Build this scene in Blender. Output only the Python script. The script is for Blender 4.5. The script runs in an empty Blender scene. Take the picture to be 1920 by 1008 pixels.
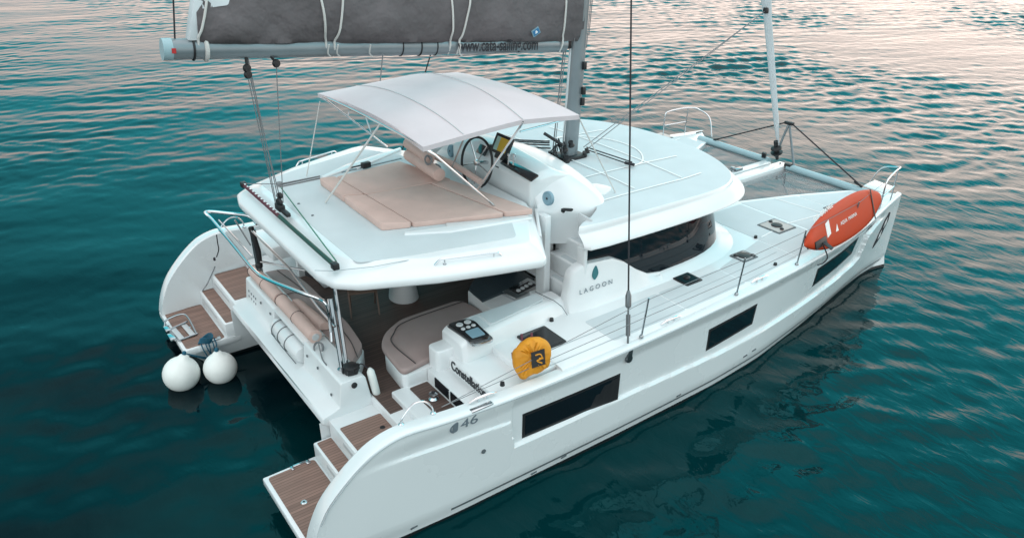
import bpy, bmesh, math, random
import numpy as np
from mathutils import Vector, Matrix

rnd = random.Random(7)
R = math.radians
S = bpy.context.scene
COL = S.collection

# ------------------------------------------------------------------ camera, sky, sun, exposure
CAM = Vector((-2.04780, -10.92286, 7.95615))
YAW, PIT, ROL, FPX = 0.954884397, 0.468739434, -0.00518133, 1473.1287
cd = bpy.data.cameras.new('camera'); cam = bpy.data.objects.new('camera', cd); COL.objects.link(cam)
fw = Vector((math.cos(YAW)*math.cos(PIT), math.sin(YAW)*math.cos(PIT), -math.sin(PIT)))
r0 = Vector((math.sin(YAW), -math.cos(YAW), 0)); u0 = r0.cross(fw)
rt = math.cos(ROL)*r0 + math.sin(ROL)*u0; up = -math.sin(ROL)*r0 + math.cos(ROL)*u0
cam.matrix_world = Matrix(((rt.x, up.x, -fw.x, CAM.x), (rt.y, up.y, -fw.y, CAM.y), (rt.z, up.z, -fw.z, CAM.z), (0, 0, 0, 1)))
cd.sensor_width = 36; cd.lens = 36*FPX/1920; cd.clip_start = .1; cd.clip_end = 9000
S.camera = cam
SUN_AZ, SUN_EL = R(195), R(38)          # soft afterglow from astern; azimuth from +X towards +Y
w = bpy.data.worlds.new('World'); S.world = w; w.use_nodes = True
nt = w.node_tree; nt.nodes.clear()
sky = nt.nodes.new('ShaderNodeTexSky'); sky.sky_type = 'NISHITA'; sky.sun_disc = False
sky.sun_elevation = SUN_EL; sky.sun_rotation = math.pi/2 - SUN_AZ
skm = nt.nodes.new('ShaderNodeVectorMath'); skm.operation = 'SCALE'; skm.inputs['Scale'].default_value = .03
nt.links.new(sky.outputs[0], skm.inputs[0])
gtc = nt.nodes.new('ShaderNodeTexCoord'); gsp = nt.nodes.new('ShaderNodeSeparateXYZ'); nt.links.new(gtc.outputs['Generated'], gsp.inputs[0])
ramp = nt.nodes.new('ShaderNodeValToRGB'); 
# the pale band climbs higher towards the afterglow beyond the starboard bow than away from it
kd = nt.nodes.new('ShaderNodeVectorMath'); kd.operation = 'DOT_PRODUCT'; kd.inputs[1].default_value = (math.cos(R(5)), math.sin(R(5)), 0); nt.links.new(gtc.outputs['Generated'], kd.inputs[0])
kk = nt.nodes.new('ShaderNodeMapRange'); kk.inputs[1].default_value = .05; kk.inputs[2].default_value = .97; kk.inputs[3].default_value = 1.25; kk.inputs[4].default_value = -1.25; nt.links.new(kd.outputs['Value'], kk.inputs[0])
def mth(op, a, b):
    n_ = nt.nodes.new('ShaderNodeMath'); n_.operation = op
    for i_, v_ in enumerate((a, b)):
        if isinstance(v_, (int, float)): n_.inputs[i_].default_value = v_
        else: nt.links.new(v_, n_.inputs[i_])
    return n_.outputs[0]
zz = mth('MAXIMUM', gsp.outputs[2], 0); om = mth('POWER', mth('SUBTRACT', 1, zz), 3)
nt.links.new(mth('ADD', zz, mth('MULTIPLY', kk.outputs[0], mth('MULTIPLY', zz, om))), ramp.inputs[0])
for k, (p_, c_) in enumerate(((0, (.86, .69, .61)), (.16, (.84, .69, .62)), (.27, (.58, .58, .57)), (.36, (.06, .58, .66)), (.58, (.06, .48, .55)), (.76, (.50, .56, .58)), (1, (1.06, 1.0, 1.0)))):
    e_ = ramp.color_ramp.elements[k] if k < 2 else ramp.color_ramp.elements.new(p_)
    e_.position = p_; e_.color = (*c_, 1)
# thin evening cloud, and a brighter sky beyond the starboard bow
cmap = nt.nodes.new('ShaderNodeMapping'); cmap.inputs['Scale'].default_value = (1, 1, 3.5); nt.links.new(gtc.outputs['Generated'], cmap.inputs[0])
cn = nt.nodes.new('ShaderNodeTexNoise'); cn.inputs['Scale'].default_value = 2.6; cn.inputs['Detail'].default_value = 5; nt.links.new(cmap.outputs[0], cn.inputs['Vector'])
cm_ = nt.nodes.new('ShaderNodeMapRange'); cm_.inputs[1].default_value = .3; cm_.inputs[2].default_value = .7; cm_.inputs[3].default_value = .86; cm_.inputs[4].default_value = 1.16; nt.links.new(cn.outputs[0], cm_.inputs[0])
dt = nt.nodes.new('ShaderNodeVectorMath'); dt.operation = 'DOT_PRODUCT'; dt.inputs[1].default_value = (math.cos(R(-2)), math.sin(R(-2)), 0); nt.links.new(gtc.outputs['Generated'], dt.inputs[0])
az = nt.nodes.new('ShaderNodeMapRange'); az.inputs[1].default_value = -.2; az.inputs[2].default_value = 1; az.inputs[3].default_value = .64; az.inputs[4].default_value = 2.0; nt.links.new(dt.outputs['Value'], az.inputs[0])
db = nt.nodes.new('ShaderNodeVectorMath'); db.operation = 'DOT_PRODUCT'; db.inputs[1].default_value = (math.cos(R(232)), math.sin(R(232)), .25); nt.links.new(gtc.outputs['Generated'], db.inputs[0])
bk = nt.nodes.new('ShaderNodeMapRange'); bk.inputs[1].default_value = .1; bk.inputs[2].default_value = .9; bk.inputs[3].default_value = 0; bk.inputs[4].default_value = 1; nt.links.new(db.outputs['Value'], bk.inputs[0])
pr = nt.nodes.new('ShaderNodeMath'); pr.operation = 'MULTIPLY'; nt.links.new(cm_.outputs[0], pr.inputs[0]); nt.links.new(az.outputs[0], pr.inputs[1])
gs = nt.nodes.new('ShaderNodeVectorMath'); gs.operation = 'SCALE'; nt.links.new(ramp.outputs[0], gs.inputs[0]); nt.links.new(pr.outputs[0], gs.inputs['Scale'])
bkm = nt.nodes.new('ShaderNodeMix'); bkm.data_type = 'RGBA'; nt.links.new(bk.outputs[0], bkm.inputs[0]); nt.links.new(gs.outputs[0], bkm.inputs[6]); bkm.inputs[7].default_value = (.70, .78, .80, 1)
mixs = nt.nodes.new('ShaderNodeMix'); mixs.data_type = 'RGBA'; mixs.inputs[0].default_value = .88
nt.links.new(skm.outputs[0], mixs.inputs[6]); nt.links.new(bkm.outputs[2], mixs.inputs[7])
bg = nt.nodes.new('ShaderNodeBackground'); bg.inputs[1].default_value = 2.08
wo = nt.nodes.new('ShaderNodeOutputWorld')
nt.links.new(mixs.outputs[2], bg.inputs[0]); nt.links.new(bg.outputs[0], wo.inputs[0])
sl = bpy.data.lights.new('sun', 'SUN'); sl.energy = .55; sl.angle = R(50); sl.color = (1, .93, .90)
so = bpy.data.objects.new('sun', sl); COL.objects.link(so)
sdir = Vector((math.cos(SUN_AZ)*math.cos(SUN_EL), math.sin(SUN_AZ)*math.cos(SUN_EL), math.sin(SUN_EL)))
so.rotation_euler = sdir.to_track_quat('Z', 'Y').to_euler()
S.view_settings.view_transform = 'Standard'; S.view_settings.look = 'None'
S.view_settings.exposure = 0; S.view_settings.gamma = 1

# ------------------------------------------------------------------ helpers
def at(px, py, **k):
    """point on the plane x=, y= or z= seen at a pixel of the 1920x1008 photograph"""
    d = fw + rt*((px-960)/FPX) - up*((py-504)/FPX)
    a, v = list(k.items())[0]; i = 'xyz'.index(a)
    return CAM + d*((v-CAM[i])/d[i])

def sm(a, b, x):
    t = min(1, max(0, (x-a)/(b-a))); return t*t*(3-2*t)

def lerp_t(tab, x):
    if x <= tab[0][0]: return tab[0][1]
    for (a, b), (c, d) in zip(tab, tab[1:]):
        if x <= c: return b + (d-b)*(x-a)/(c-a)
    return tab[-1][1]

def cr(pts, n=8, closed=False):
    """Catmull-Rom through points"""
    P = [Vector(p) for p in pts]; out = []; N = len(P)
    for i in range(N if closed else N-1):
        p0 = P[(i-1) % N] if closed or i > 0 else P[0]*2-P[1]
        p1, p2 = P[i], P[(i+1) % N]
        p3 = P[(i+2) % N] if closed or i+2 < N else P[-1]*2-P[-2]
        for k in range(n):
            t = k/n
            out.append(.5*((2*p1)+(p2-p0)*t+(2*p0-5*p1+4*p2-p3)*t*t+(3*p1-p0-3*p2+p3)*t**3))
    if not closed: out.append(P[-1])
    return out

def rr(poly, r, n=4):
    """round the corners of a 2-D polygon"""
    out = []; N = len(poly)
    for i in range(N):
        p = Vector(poly[i]); a = Vector(poly[i-1])-p; b = Vector(poly[(i+1) % N])-p
        q = min(r, a.length*.45, b.length*.45); A = p+a.normalized()*q; B = p+b.normalized()*q
        for k in range(n+1):
            t = k/n; v = A*(1-t)**2+p*2*t*(1-t)+B*t*t; out.append((v.x, v.y))
    return out

class MB:
    def __init__(s): s.v = []; s.f = []; s.m = []; s.uv = None
    def add(s, V, F, m=0):
        o = len(s.v); s.v += [tuple(p) for p in V]; s.f += [[o+i for i in f] for f in F]; s.m += [m]*len(F); return s
    def box(s, x0, x1, y0, y1, z0, z1, m=0, taper=0):
        t = taper
        V = [(x0, y0, z0), (x1, y0, z0), (x1, y1, z0), (x0, y1, z0), (x0+t, y0+t, z1), (x1-t, y0+t, z1), (x1-t, y1-t, z1), (x0+t, y1-t, z1)]
        return s.add(V, [(0, 3, 2, 1), (4, 5, 6, 7), (0, 1, 5, 4), (1, 2, 6, 5), (2, 3, 7, 6), (3, 0, 4, 7)], m)
    def obox(s, c, ax, ay, az, m=0):
        """oriented box: centre and three half-extent vectors"""
        c, ax, ay, az = Vector(c), Vector(ax), Vector(ay), Vector(az)
        V = [c+ax*i+ay*j+az*k for k in (-1, 1) for j in (-1, 1) for i in (-1, 1)]
        return s.add(V, [(0, 2, 3, 1), (4, 5, 7, 6), (0, 1, 5, 4), (1, 3, 7, 5), (3, 2, 6, 7), (2, 0, 4, 6)], m)
    def prism(s, poly, z0, z1, m=0, inset=0, mt=None):
        """poly of (x,y); z0/z1 numbers or functions; top may be inset towards its centre"""
        N = len(poly); cx = sum(p[0] for p in poly)/N; cy = sum(p[1] for p in poly)/N
        f0 = z0 if callable(z0) else (lambda x, y: z0); f1 = z1 if callable(z1) else (lambda x, y: z1)
        T = [(p[0]+(cx-p[0])*inset, p[1]+(cy-p[1])*inset) for p in poly]
        V = [(p[0], p[1], f0(*p)) for p in poly]+[(p[0], p[1], f1(*p)) for p in T]
        ar = sum(poly[i-1][0]*poly[i][1]-poly[i][0]*poly[i-1][1] for i in range(N))
        F = [(i, (i+1) % N, N+(i+1) % N, N+i) for i in range(N)]; top = list(range(N, 2*N)); bot = list(range(N))[::-1]
        if ar < 0: F = [f[::-1] for f in F]; top = top[::-1]; bot = bot[::-1]
        s.add(V, F+[bot], m); s.f.append([len(s.v)-2*N+i for i in top]); s.m.append(m if mt is None else mt); return s
    def sheet(s, poly3, m=0):
        return s.add(poly3, [tuple(range(len(poly3)))], m)
    def slab(s, poly3, th, m=0, n=None):
        """planar 3-D polygon given thickness against its normal"""
        P = [Vector(p) for p in poly3]; N = len(P)
        if n is None:
            n = Vector((0, 0, 0))
            for i in range(N): n += P[i-1].cross(P[i])
        n = Vector(n).normalized()
        V = P+[p-n*th for p in P]
        return s.add(V, [tuple(range(N)), tuple(range(2*N-1, N-1, -1))]+[(i, N+i, N+(i+1) % N, (i+1) % N) for i in range(N)], m)
    def loft(s, rings, m=0, closed=True, cap0=True, cap1=True):
        n = len(rings[0]); V = [p for r in rings for p in r]; F = []
        for i in range(len(rings)-1):
            for j in range(n if closed else n-1):
                k = (j+1) % n; F.append((i*n+j, i*n+k, (i+1)*n+k, (i+1)*n+j))
        if cap0: F.append(tuple(range(n))[::-1])
        if cap1: F.append(tuple(range((len(rings)-1)*n, len(rings)*n)))
        return s.add(V, F, m)
    def tube(s, pts, r, n=8, m=0, closed=False, sx=1, caps=True):
        P = [Vector(p) for p in pts]; N = len(P); rs = r if isinstance(r, (list, tuple)) else [r]*N
        T = []
        for i in range(N):
            a = P[i-1] if (i or closed) else P[0]; b = P[(i+1) % N] if (i < N-1 or closed) else P[-1]
            T.append((b-a).normalized())
        ref = Vector((0, 0, 1)) if abs(T[0].z) < .9 else Vector((1, 0, 0))
        u = (ref-T[0]*ref.dot(T[0])).normalized(); rings = []
        for i in range(N):
            u = (u-T[i]*u.dot(T[i])).normalized(); v = T[i].cross(u)
            rings.append([P[i]+(u*math.cos(2*math.pi*k/n)+v*math.sin(2*math.pi*k/n)*sx)*rs[i] for k in range(n)])
        if closed: rings.append(rings[0])
        return s.loft(rings, m, True, caps and not closed, caps and not closed)
    def lathe(s, prof, c, ax=(0, 0, 1), n=20, m=0):
        """profile of (radius, height) turned round an axis"""
        ax = Vector(ax).normalized(); ref = Vector((0, 0, 1)) if abs(ax.z) < .9 else Vector((1, 0, 0))
        u = (ref-ax*ref.dot(ax)).normalized(); v = ax.cross(u); c = Vector(c)
        return s.loft([[c+ax*h+(u*math.cos(2*math.pi*k/n)+v*math.sin(2*math.pi*k/n))*max(q, .0004) for k in range(n)] for q, h in prof], m)
    def grid(s, fn, nu, nv, m=0):
        V = [fn(i/nu, j/nv) for i in range(nu+1) for j in range(nv+1)]
        F = [(i*(nv+1)+j, (i+1)*(nv+1)+j, (i+1)*(nv+1)+j+1, i*(nv+1)+j+1) for i in range(nu) for j in range(nv)]
        return s.add(V, F, m)
    def ribbon(s, pts, wd, h=.004, m=0, nrm=(0, 0, 1)):
        """thin flat strip lying along a polyline"""
        P = [Vector(p) for p in pts]; nrm = Vector(nrm).normalized(); rings = []
        for i, p in enumerate(P):
            t = (P[min(i+1, len(P)-1)]-P[max(i-1, 0)]).normalized(); sd = t.cross(nrm).normalized()*wd/2
            rings.append([p-sd, p+sd, p+sd*.8+nrm*h, p-sd*.8+nrm*h])
        return s.loft(rings, m)
    def each(s, name, mats, parent=None, **k):
        """one object for every connected piece"""
        par = list(range(len(s.v)))
        def fd(i):
            while par[i] != i: par[i] = par[par[i]]; i = par[i]
            return i
        for f in s.f:
            for i in f[1:]: par[fd(i)] = fd(f[0])
        G = {}
        for f, m_ in zip(s.f, s.m): G.setdefault(fd(f[0]), []).append((f, m_))
        out = []
        for L in G.values():
            b = MB(); mp = {}
            for f, m_ in L:
                for i in f:
                    if i not in mp: mp[i] = len(b.v); b.v.append(s.v[i])
                b.f.append([mp[i] for i in f]); b.m.append(m_)
            out.append(b.build(name, mats, parent, **k))
        return out
    def build(s, name, mats, parent=None, bevel=0, seg=2, ang=35, flat=False, sub=0):
        me = bpy.data.meshes.new(name); me.from_pydata(s.v, [], s.f); me.validate()
        mats = mats if isinstance(mats, (list, tuple)) else [mats]
        for k in mats: me.materials.append(k)
        if len(me.polygons) == len(s.m): me.polygons.foreach_set('material_index', s.m)
        bm = bmesh.new(); bm.from_mesh(me); bmesh.ops.remove_doubles(bm, verts=bm.verts, dist=1e-5)
        bmesh.ops.recalc_face_normals(bm, faces=bm.faces)
        if bevel:
            ed = [e for e in bm.edges if len(e.link_faces) == 2 and e.calc_face_angle(0) > R(28)]
            if ed: bmesh.ops.bevel(bm, geom=ed, offset=bevel, offset_type='OFFSET', segments=seg, profile=.5, affect='EDGES', clamp_overlap=True)
        bm.to_mesh(me); bm.free()
        if not flat:
            me.polygons.foreach_set('use_smooth', [True]*len(me.polygons)); me.set_sharp_from_angle(angle=R(ang))
        me.update()
        o = bpy.data.objects.new(name, me); COL.objects.link(o); child(o, parent)
        if sub:
            md = o.modifiers.new('sub', 'SUBSURF'); md.levels = sub; md.render_levels = sub
        return o

def child(o, parent):
    if parent is None: return
    o.parent = parent; mw = Matrix.Identity(4); p = parent
    chain = []
    while p: chain.append(p); p = p.parent
    for p in reversed(chain): mw = mw @ p.matrix_parent_inverse @ p.matrix_basis
    o.matrix_parent_inverse = mw.inverted()

def tag(o, label, cat=None, group=None, kind=None):
    if label: o['label'] = label
    if cat: o['category'] = cat
    if group: o['group'] = group
    if kind: o['kind'] = kind
    return o

def thing(name, loc, label, cat, group=None):
    o = bpy.data.objects.new(name, None); COL.objects.link(o); o.location = loc; o.empty_display_size = .2
    return tag(o, label, cat, group)

def text(name, body, size, mat, parent, origin, ux, uy, ext=.002, sx=1, shear=0, align='LEFT', bold=0):
    """lettering laid on a surface: origin, reading direction and up direction"""
    c = bpy.data.curves.new(name, 'FONT'); c.body = body; c.size = size; c.extrude = ext; c.align_x = align; c.shear = shear; c.offset = bold
    c.materials.append(mat); c.resolution_u = 4
    o = bpy.data.objects.new(name, c); COL.objects.link(o)
    ux = Vector(ux).normalized(); uy = Vector(uy); uy = (uy-ux*uy.dot(ux)).normalized(); n = ux.cross(uy)
    M = Matrix.Identity(4)
    for i in range(3): M[i][0] = ux[i]*sx; M[i][1] = uy[i]; M[i][2] = n[i]; M[i][3] = origin[i]
    o.matrix_basis = M
    dg = bpy.context.evaluated_depsgraph_get(); me = bpy.data.meshes.new_from_object(o.evaluated_get(dg)); me.transform(M)
    bpy.data.objects.remove(o); me.name = name
    q = bpy.data.objects.new(name, me); COL.objects.link(q); child(q, parent); return q

# ------------------------------------------------------------------ materials
def mat(name, col, rough=.5, metal=0, coat=0, var=0, vscale=3, bump=0, bscale=60, spec=.5, sheen=0, vdetail=4, bdist=.01):
    m = bpy.data.materials.new(name); m.use_nodes = True; t = m.node_tree; b = t.nodes['Principled BSDF']
    b.inputs['Base Color'].default_value = (*col, 1); b.inputs['Roughness'].default_value = rough; b.inputs['Metallic'].default_value = metal
    b.inputs['Coat Weight'].default_value = coat; b.inputs['Coat Roughness'].default_value = .08; b.inputs['Specular IOR Level'].default_value = spec
    b.inputs['Sheen Weight'].default_value = sheen
    if var or bump:
        tc = t.nodes.new('ShaderNodeTexCoord')
    if var:
        n = t.nodes.new('ShaderNodeTexNoise'); n.inputs['Scale'].default_value = vscale; n.inputs['Detail'].default_value = vdetail
        t.links.new(tc.outputs['Object'], n.inputs['Vector'])
        r = t.nodes.new('ShaderNodeMapRange'); r.inputs[1].default_value = .3; r.inputs[2].default_value = .7; r.inputs[3].default_value = 1-var; r.inputs[4].default_value = 1+var*.5
        t.links.new(n.outputs[0], r.inputs[0])
        x = t.nodes.new('ShaderNodeVectorMath'); x.operation = 'SCALE'; x.inputs[0].default_value = col
        t.links.new(r.outputs[0], x.inputs['Scale']); t.links.new(x.outputs[0], b.inputs['Base Color'])
        q = t.nodes.new('ShaderNodeMapRange'); q.inputs[3].default_value = max(.02, rough-.08); q.inputs[4].default_value = min(1, rough+.1)
        t.links.new(n.outputs[0], q.inputs[0]); t.links.new(q.outputs[0], b.inputs['Roughness'])
    if bump:
        n2 = t.nodes.new('ShaderNodeTexNoise'); n2.inputs['Scale'].default_value = bscale; n2.inputs['Detail'].default_value = 3
        t.links.new(tc.outputs['Object'], n2.inputs['Vector'])
        bp = t.nodes.new('ShaderNodeBump'); bp.inputs['Strength'].default_value = bump; bp.inputs['Distance'].default_value = bdist
        t.links.new(n2.outputs[0], bp.inputs['Height']); t.links.new(bp.outputs[0], b.inputs['Normal'])
    return m

def teak_mat(name, col, axis='x', w=.05):
    """laid planks with dark caulking; planks run along the axis"""
    m = mat(name, col, .65); t = m.node_tree; b = t.nodes['Principled BSDF']
    tc = t.nodes.new('ShaderNodeTexCoord'); sp = t.nodes.new('ShaderNodeSeparateXYZ'); t.links.new(tc.outputs['Object'], sp.inputs[0])
    o = sp.outputs[1 if axis == 'x' else 0]
    d = t.nodes.new('ShaderNodeMath'); d.operation = 'DIVIDE'; d.inputs[1].default_value = w; t.links.new(o, d.inputs[0])
    f = t.nodes.new('ShaderNodeMath'); f.operation = 'FRACT'; t.links.new(d.outputs[0], f.inputs[0])
    g = t.nodes.new('ShaderNodeMath'); g.operation = 'LESS_THAN'; g.inputs[1].default_value = .15; t.links.new(f.outputs[0], g.inputs[0])
    fl = t.nodes.new('ShaderNodeMath'); fl.operation = 'FLOOR'; t.links.new(d.outputs[0], fl.inputs[0])
    wn = t.nodes.new('ShaderNodeTexWhiteNoise'); wn.noise_dimensions = '1D'; t.links.new(fl.outputs[0], wn.inputs['W'])
    mp = t.nodes.new('ShaderNodeMapping'); mp.inputs['Scale'].default_value = (2, 40, 10) if axis == 'x' else (40, 2, 10)
    t.links.new(tc.outputs['Object'], mp.inputs[0])
    n = t.nodes.new('ShaderNodeTexNoise'); n.inputs['Scale'].default_value = 1.5; n.inputs['Detail'].default_value = 5; t.links.new(mp.outputs[0], n.inputs['Vector'])
    ad = t.nodes.new('ShaderNodeMath'); ad.operation = 'MULTIPLY_ADD'; ad.inputs[1].default_value = .45; t.links.new(wn.outputs[0], ad.inputs[0]); t.links.new(n.outputs[0], ad.inputs[2])
    mr = t.nodes.new('ShaderNodeMapRange'); mr.inputs[1].default_value = .3; mr.inputs[2].default_value = 1.1; mr.inputs[3].default_value = .7; mr.inputs[4].default_value = 1.3
    t.links.new(ad.outputs[0], mr.inputs[0])
    x = t.nodes.new('ShaderNodeVectorMath'); x.operation = 'SCALE'; x.inputs[0].default_value = col; t.links.new(mr.outputs[0], x.inputs['Scale'])
    mx = t.nodes.new('ShaderNodeMix'); mx.data_type = 'RGBA'; t.links.new(g.outputs[0], mx.inputs[0]); t.links.new(x.outputs[0], mx.inputs[6])
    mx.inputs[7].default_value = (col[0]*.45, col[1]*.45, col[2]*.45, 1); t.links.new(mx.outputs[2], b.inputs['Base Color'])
    return m

M = dict(
    gel=mat('white_gelcoat', (.74, .77, .78), .32, coat=.35, var=.05, vscale=1.3, vdetail=6),
    hullwhite=mat('white_topside_gelcoat', (.70, .74, .75), .26, coat=.5, var=.022, vscale=.7, vdetail=7),
    deck=mat('nonskid_deck', (.56, .62, .64), .75, var=.07, vscale=1.2, bump=.25, bscale=220),
    line=mat('smooth_deck_border', (.80, .81, .81), .3),
    seam=mat('dark_joint', (.10, .12, .13), .6),
    greyline=mat('grey_joint', (.38, .43, .45), .6),
    teak=teak_mat('teak_planks', (.225, .14, .112), 'x', .055),
    teakc=teak_mat('shaded_cockpit_teak_planks', (.095, .06, .05), 'x', .06),  # teak colour lowered to paint in the shade under the hardtop
    pad=mat('tan_cushion_vinyl', (.60, .43, .38), .7, var=.1, vscale=2.5, bump=.45, bscale=5, bdist=.03),
    padd=mat('shaded_grey_tan_cushion', (.35, .265, .25), .75, var=.08, vscale=3, bump=.25, bscale=10),  # tan vinyl with the shade of the cockpit roof put into its colour
    piping=mat('dark_piping', (.06, .05, .05), .7),
    canvas=mat('white_canvas', (.64, .575, .595), .8, var=.05, vscale=1.5, bump=.3, bscale=3.5, bdist=.03),
    bag=mat('grey_sailcloth', (.125, .112, .117), .85, var=.22, vscale=1.6, bump=.8, bscale=3.0, bdist=.12),
    sail=mat('white_sailcloth', (.62, .66, .68), .7, var=.08, vscale=4, bump=.3, bscale=12),
    alu=mat('grey_anodised_spar', (.23, .27, .29), .35, metal=.35, var=.08, vscale=3),
    beam=mat('pale_blue_painted_beam', (.32, .46, .50), .4, var=.05),
    steel=mat('stainless_steel', (.62, .64, .66), .16, metal=1),
    rigsteel=mat('dark_rigging_steel', (.13, .15, .16), .3, metal=.8),
    dsteel=mat('dark_stainless_steel', (.30, .33, .35), .2, metal=1),
    black=mat('black_rubber', (.012, .013, .015), .5),
    blackp=mat('gloss_black_panel', (.01, .011, .013), .15, coat=.5),
    glass=mat('smoked_glass', (.006, .010, .014), .04, spec=.35),
    rope=mat('white_rope', (.6, .6, .58), .8, bump=.5, bscale=120),
    greyrope=mat('grey_rope', (.20, .21, .22), .8),
    blackrope=mat('black_rope', (.02, .02, .025), .8),
    redrope=mat('dark_red_track', (.10, .02, .035), .6),
    greenrope=mat('green_track_line', (.01, .16, .10), .6),
    greentrack=mat('dark_green_track', (.01, .06, .045), .5),
    blue=mat('blue_green_rope', (.01, .10, .16), .8),
    fend=mat('white_fender_vinyl', (.80, .83, .80), .38, var=.06, vscale=3),
    orange=mat('orange_board_vinyl', (.50, .048, .010), .5, spec=.3, var=.06, vscale=4),
    yellow=mat('yellow_cover_cloth', (.66, .27, .01), .6, var=.12, vscale=6, bump=.7, bscale=7),
    anti=mat('black_antifouling', (.006, .009, .011), .5),
    letter=mat('dark_lettering', (.015, .018, .025), .5),
    glet=mat('grey_lettering', (.16, .20, .23), .5),
    tealm=mat('teal_emblem', (.03, .16, .18), .4),
    wlet=mat('white_lettering', (.85, .82, .80), .5),
    red=mat('red_mark', (.5, .03, .03), .5),
    bluelab=mat('blue_label', (.02, .16, .34), .5),
    screen=mat('chart_screen_yellow', (.60, .40, .04), .3),
    screen2=mat('chart_screen_teal', (.35, .55, .50), .3),
    spk=mat('grey_blue_speaker', (.20, .33, .40), .5),
    wood=mat('dark_teak_chair', (.13, .08, .06), .6),
    counter=mat('dark_counter_top', (.035, .05, .06), .25),
    grey=mat('light_grey_moulding', (.50, .52, .53), .5),
    pink=mat('pale_hatch_acrylic', (.42, .36, .34), .25, spec=.6),
    gold=mat('amber_plate', (.45, .24, .05), .4),
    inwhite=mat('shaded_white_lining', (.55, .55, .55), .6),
)
def net_mat():
    m = bpy.data.materials.new('trampoline_net'); m.use_nodes = True; t = m.node_tree; b = t.nodes['Principled BSDF']
    b.inputs['Base Color'].default_value = (.33, .34, .36, 1); b.inputs['Roughness'].default_value = .8
    tc = t.nodes.new('ShaderNodeTexCoord'); sp = t.nodes.new('ShaderNodeSeparateXYZ'); t.links.new(tc.outputs['Object'], sp.inputs[0])
    mm = []
    for i in (0, 1):
        d = t.nodes.new('ShaderNodeMath'); d.operation = 'DIVIDE'; d.inputs[1].default_value = .03; t.links.new(sp.outputs[i], d.inputs[0])
        f = t.nodes.new('ShaderNodeMath'); f.operation = 'FRACT'; t.links.new(d.outputs[0], f.inputs[0])
        l = t.nodes.new('ShaderNodeMath'); l.operation = 'LESS_THAN'; l.inputs[1].default_value = .09; t.links.new(f.outputs[0], l.inputs[0]); mm.append(l)
    x = t.nodes.new('ShaderNodeMath'); x.operation = 'MAXIMUM'; t.links.new(mm[0].outputs[0], x.inputs[0]); t.links.new(mm[1].outputs[0], x.inputs[1])
    t.links.new(x.outputs[0], b.inputs['Alpha']); return m
M['net'] = net_mat()

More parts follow.
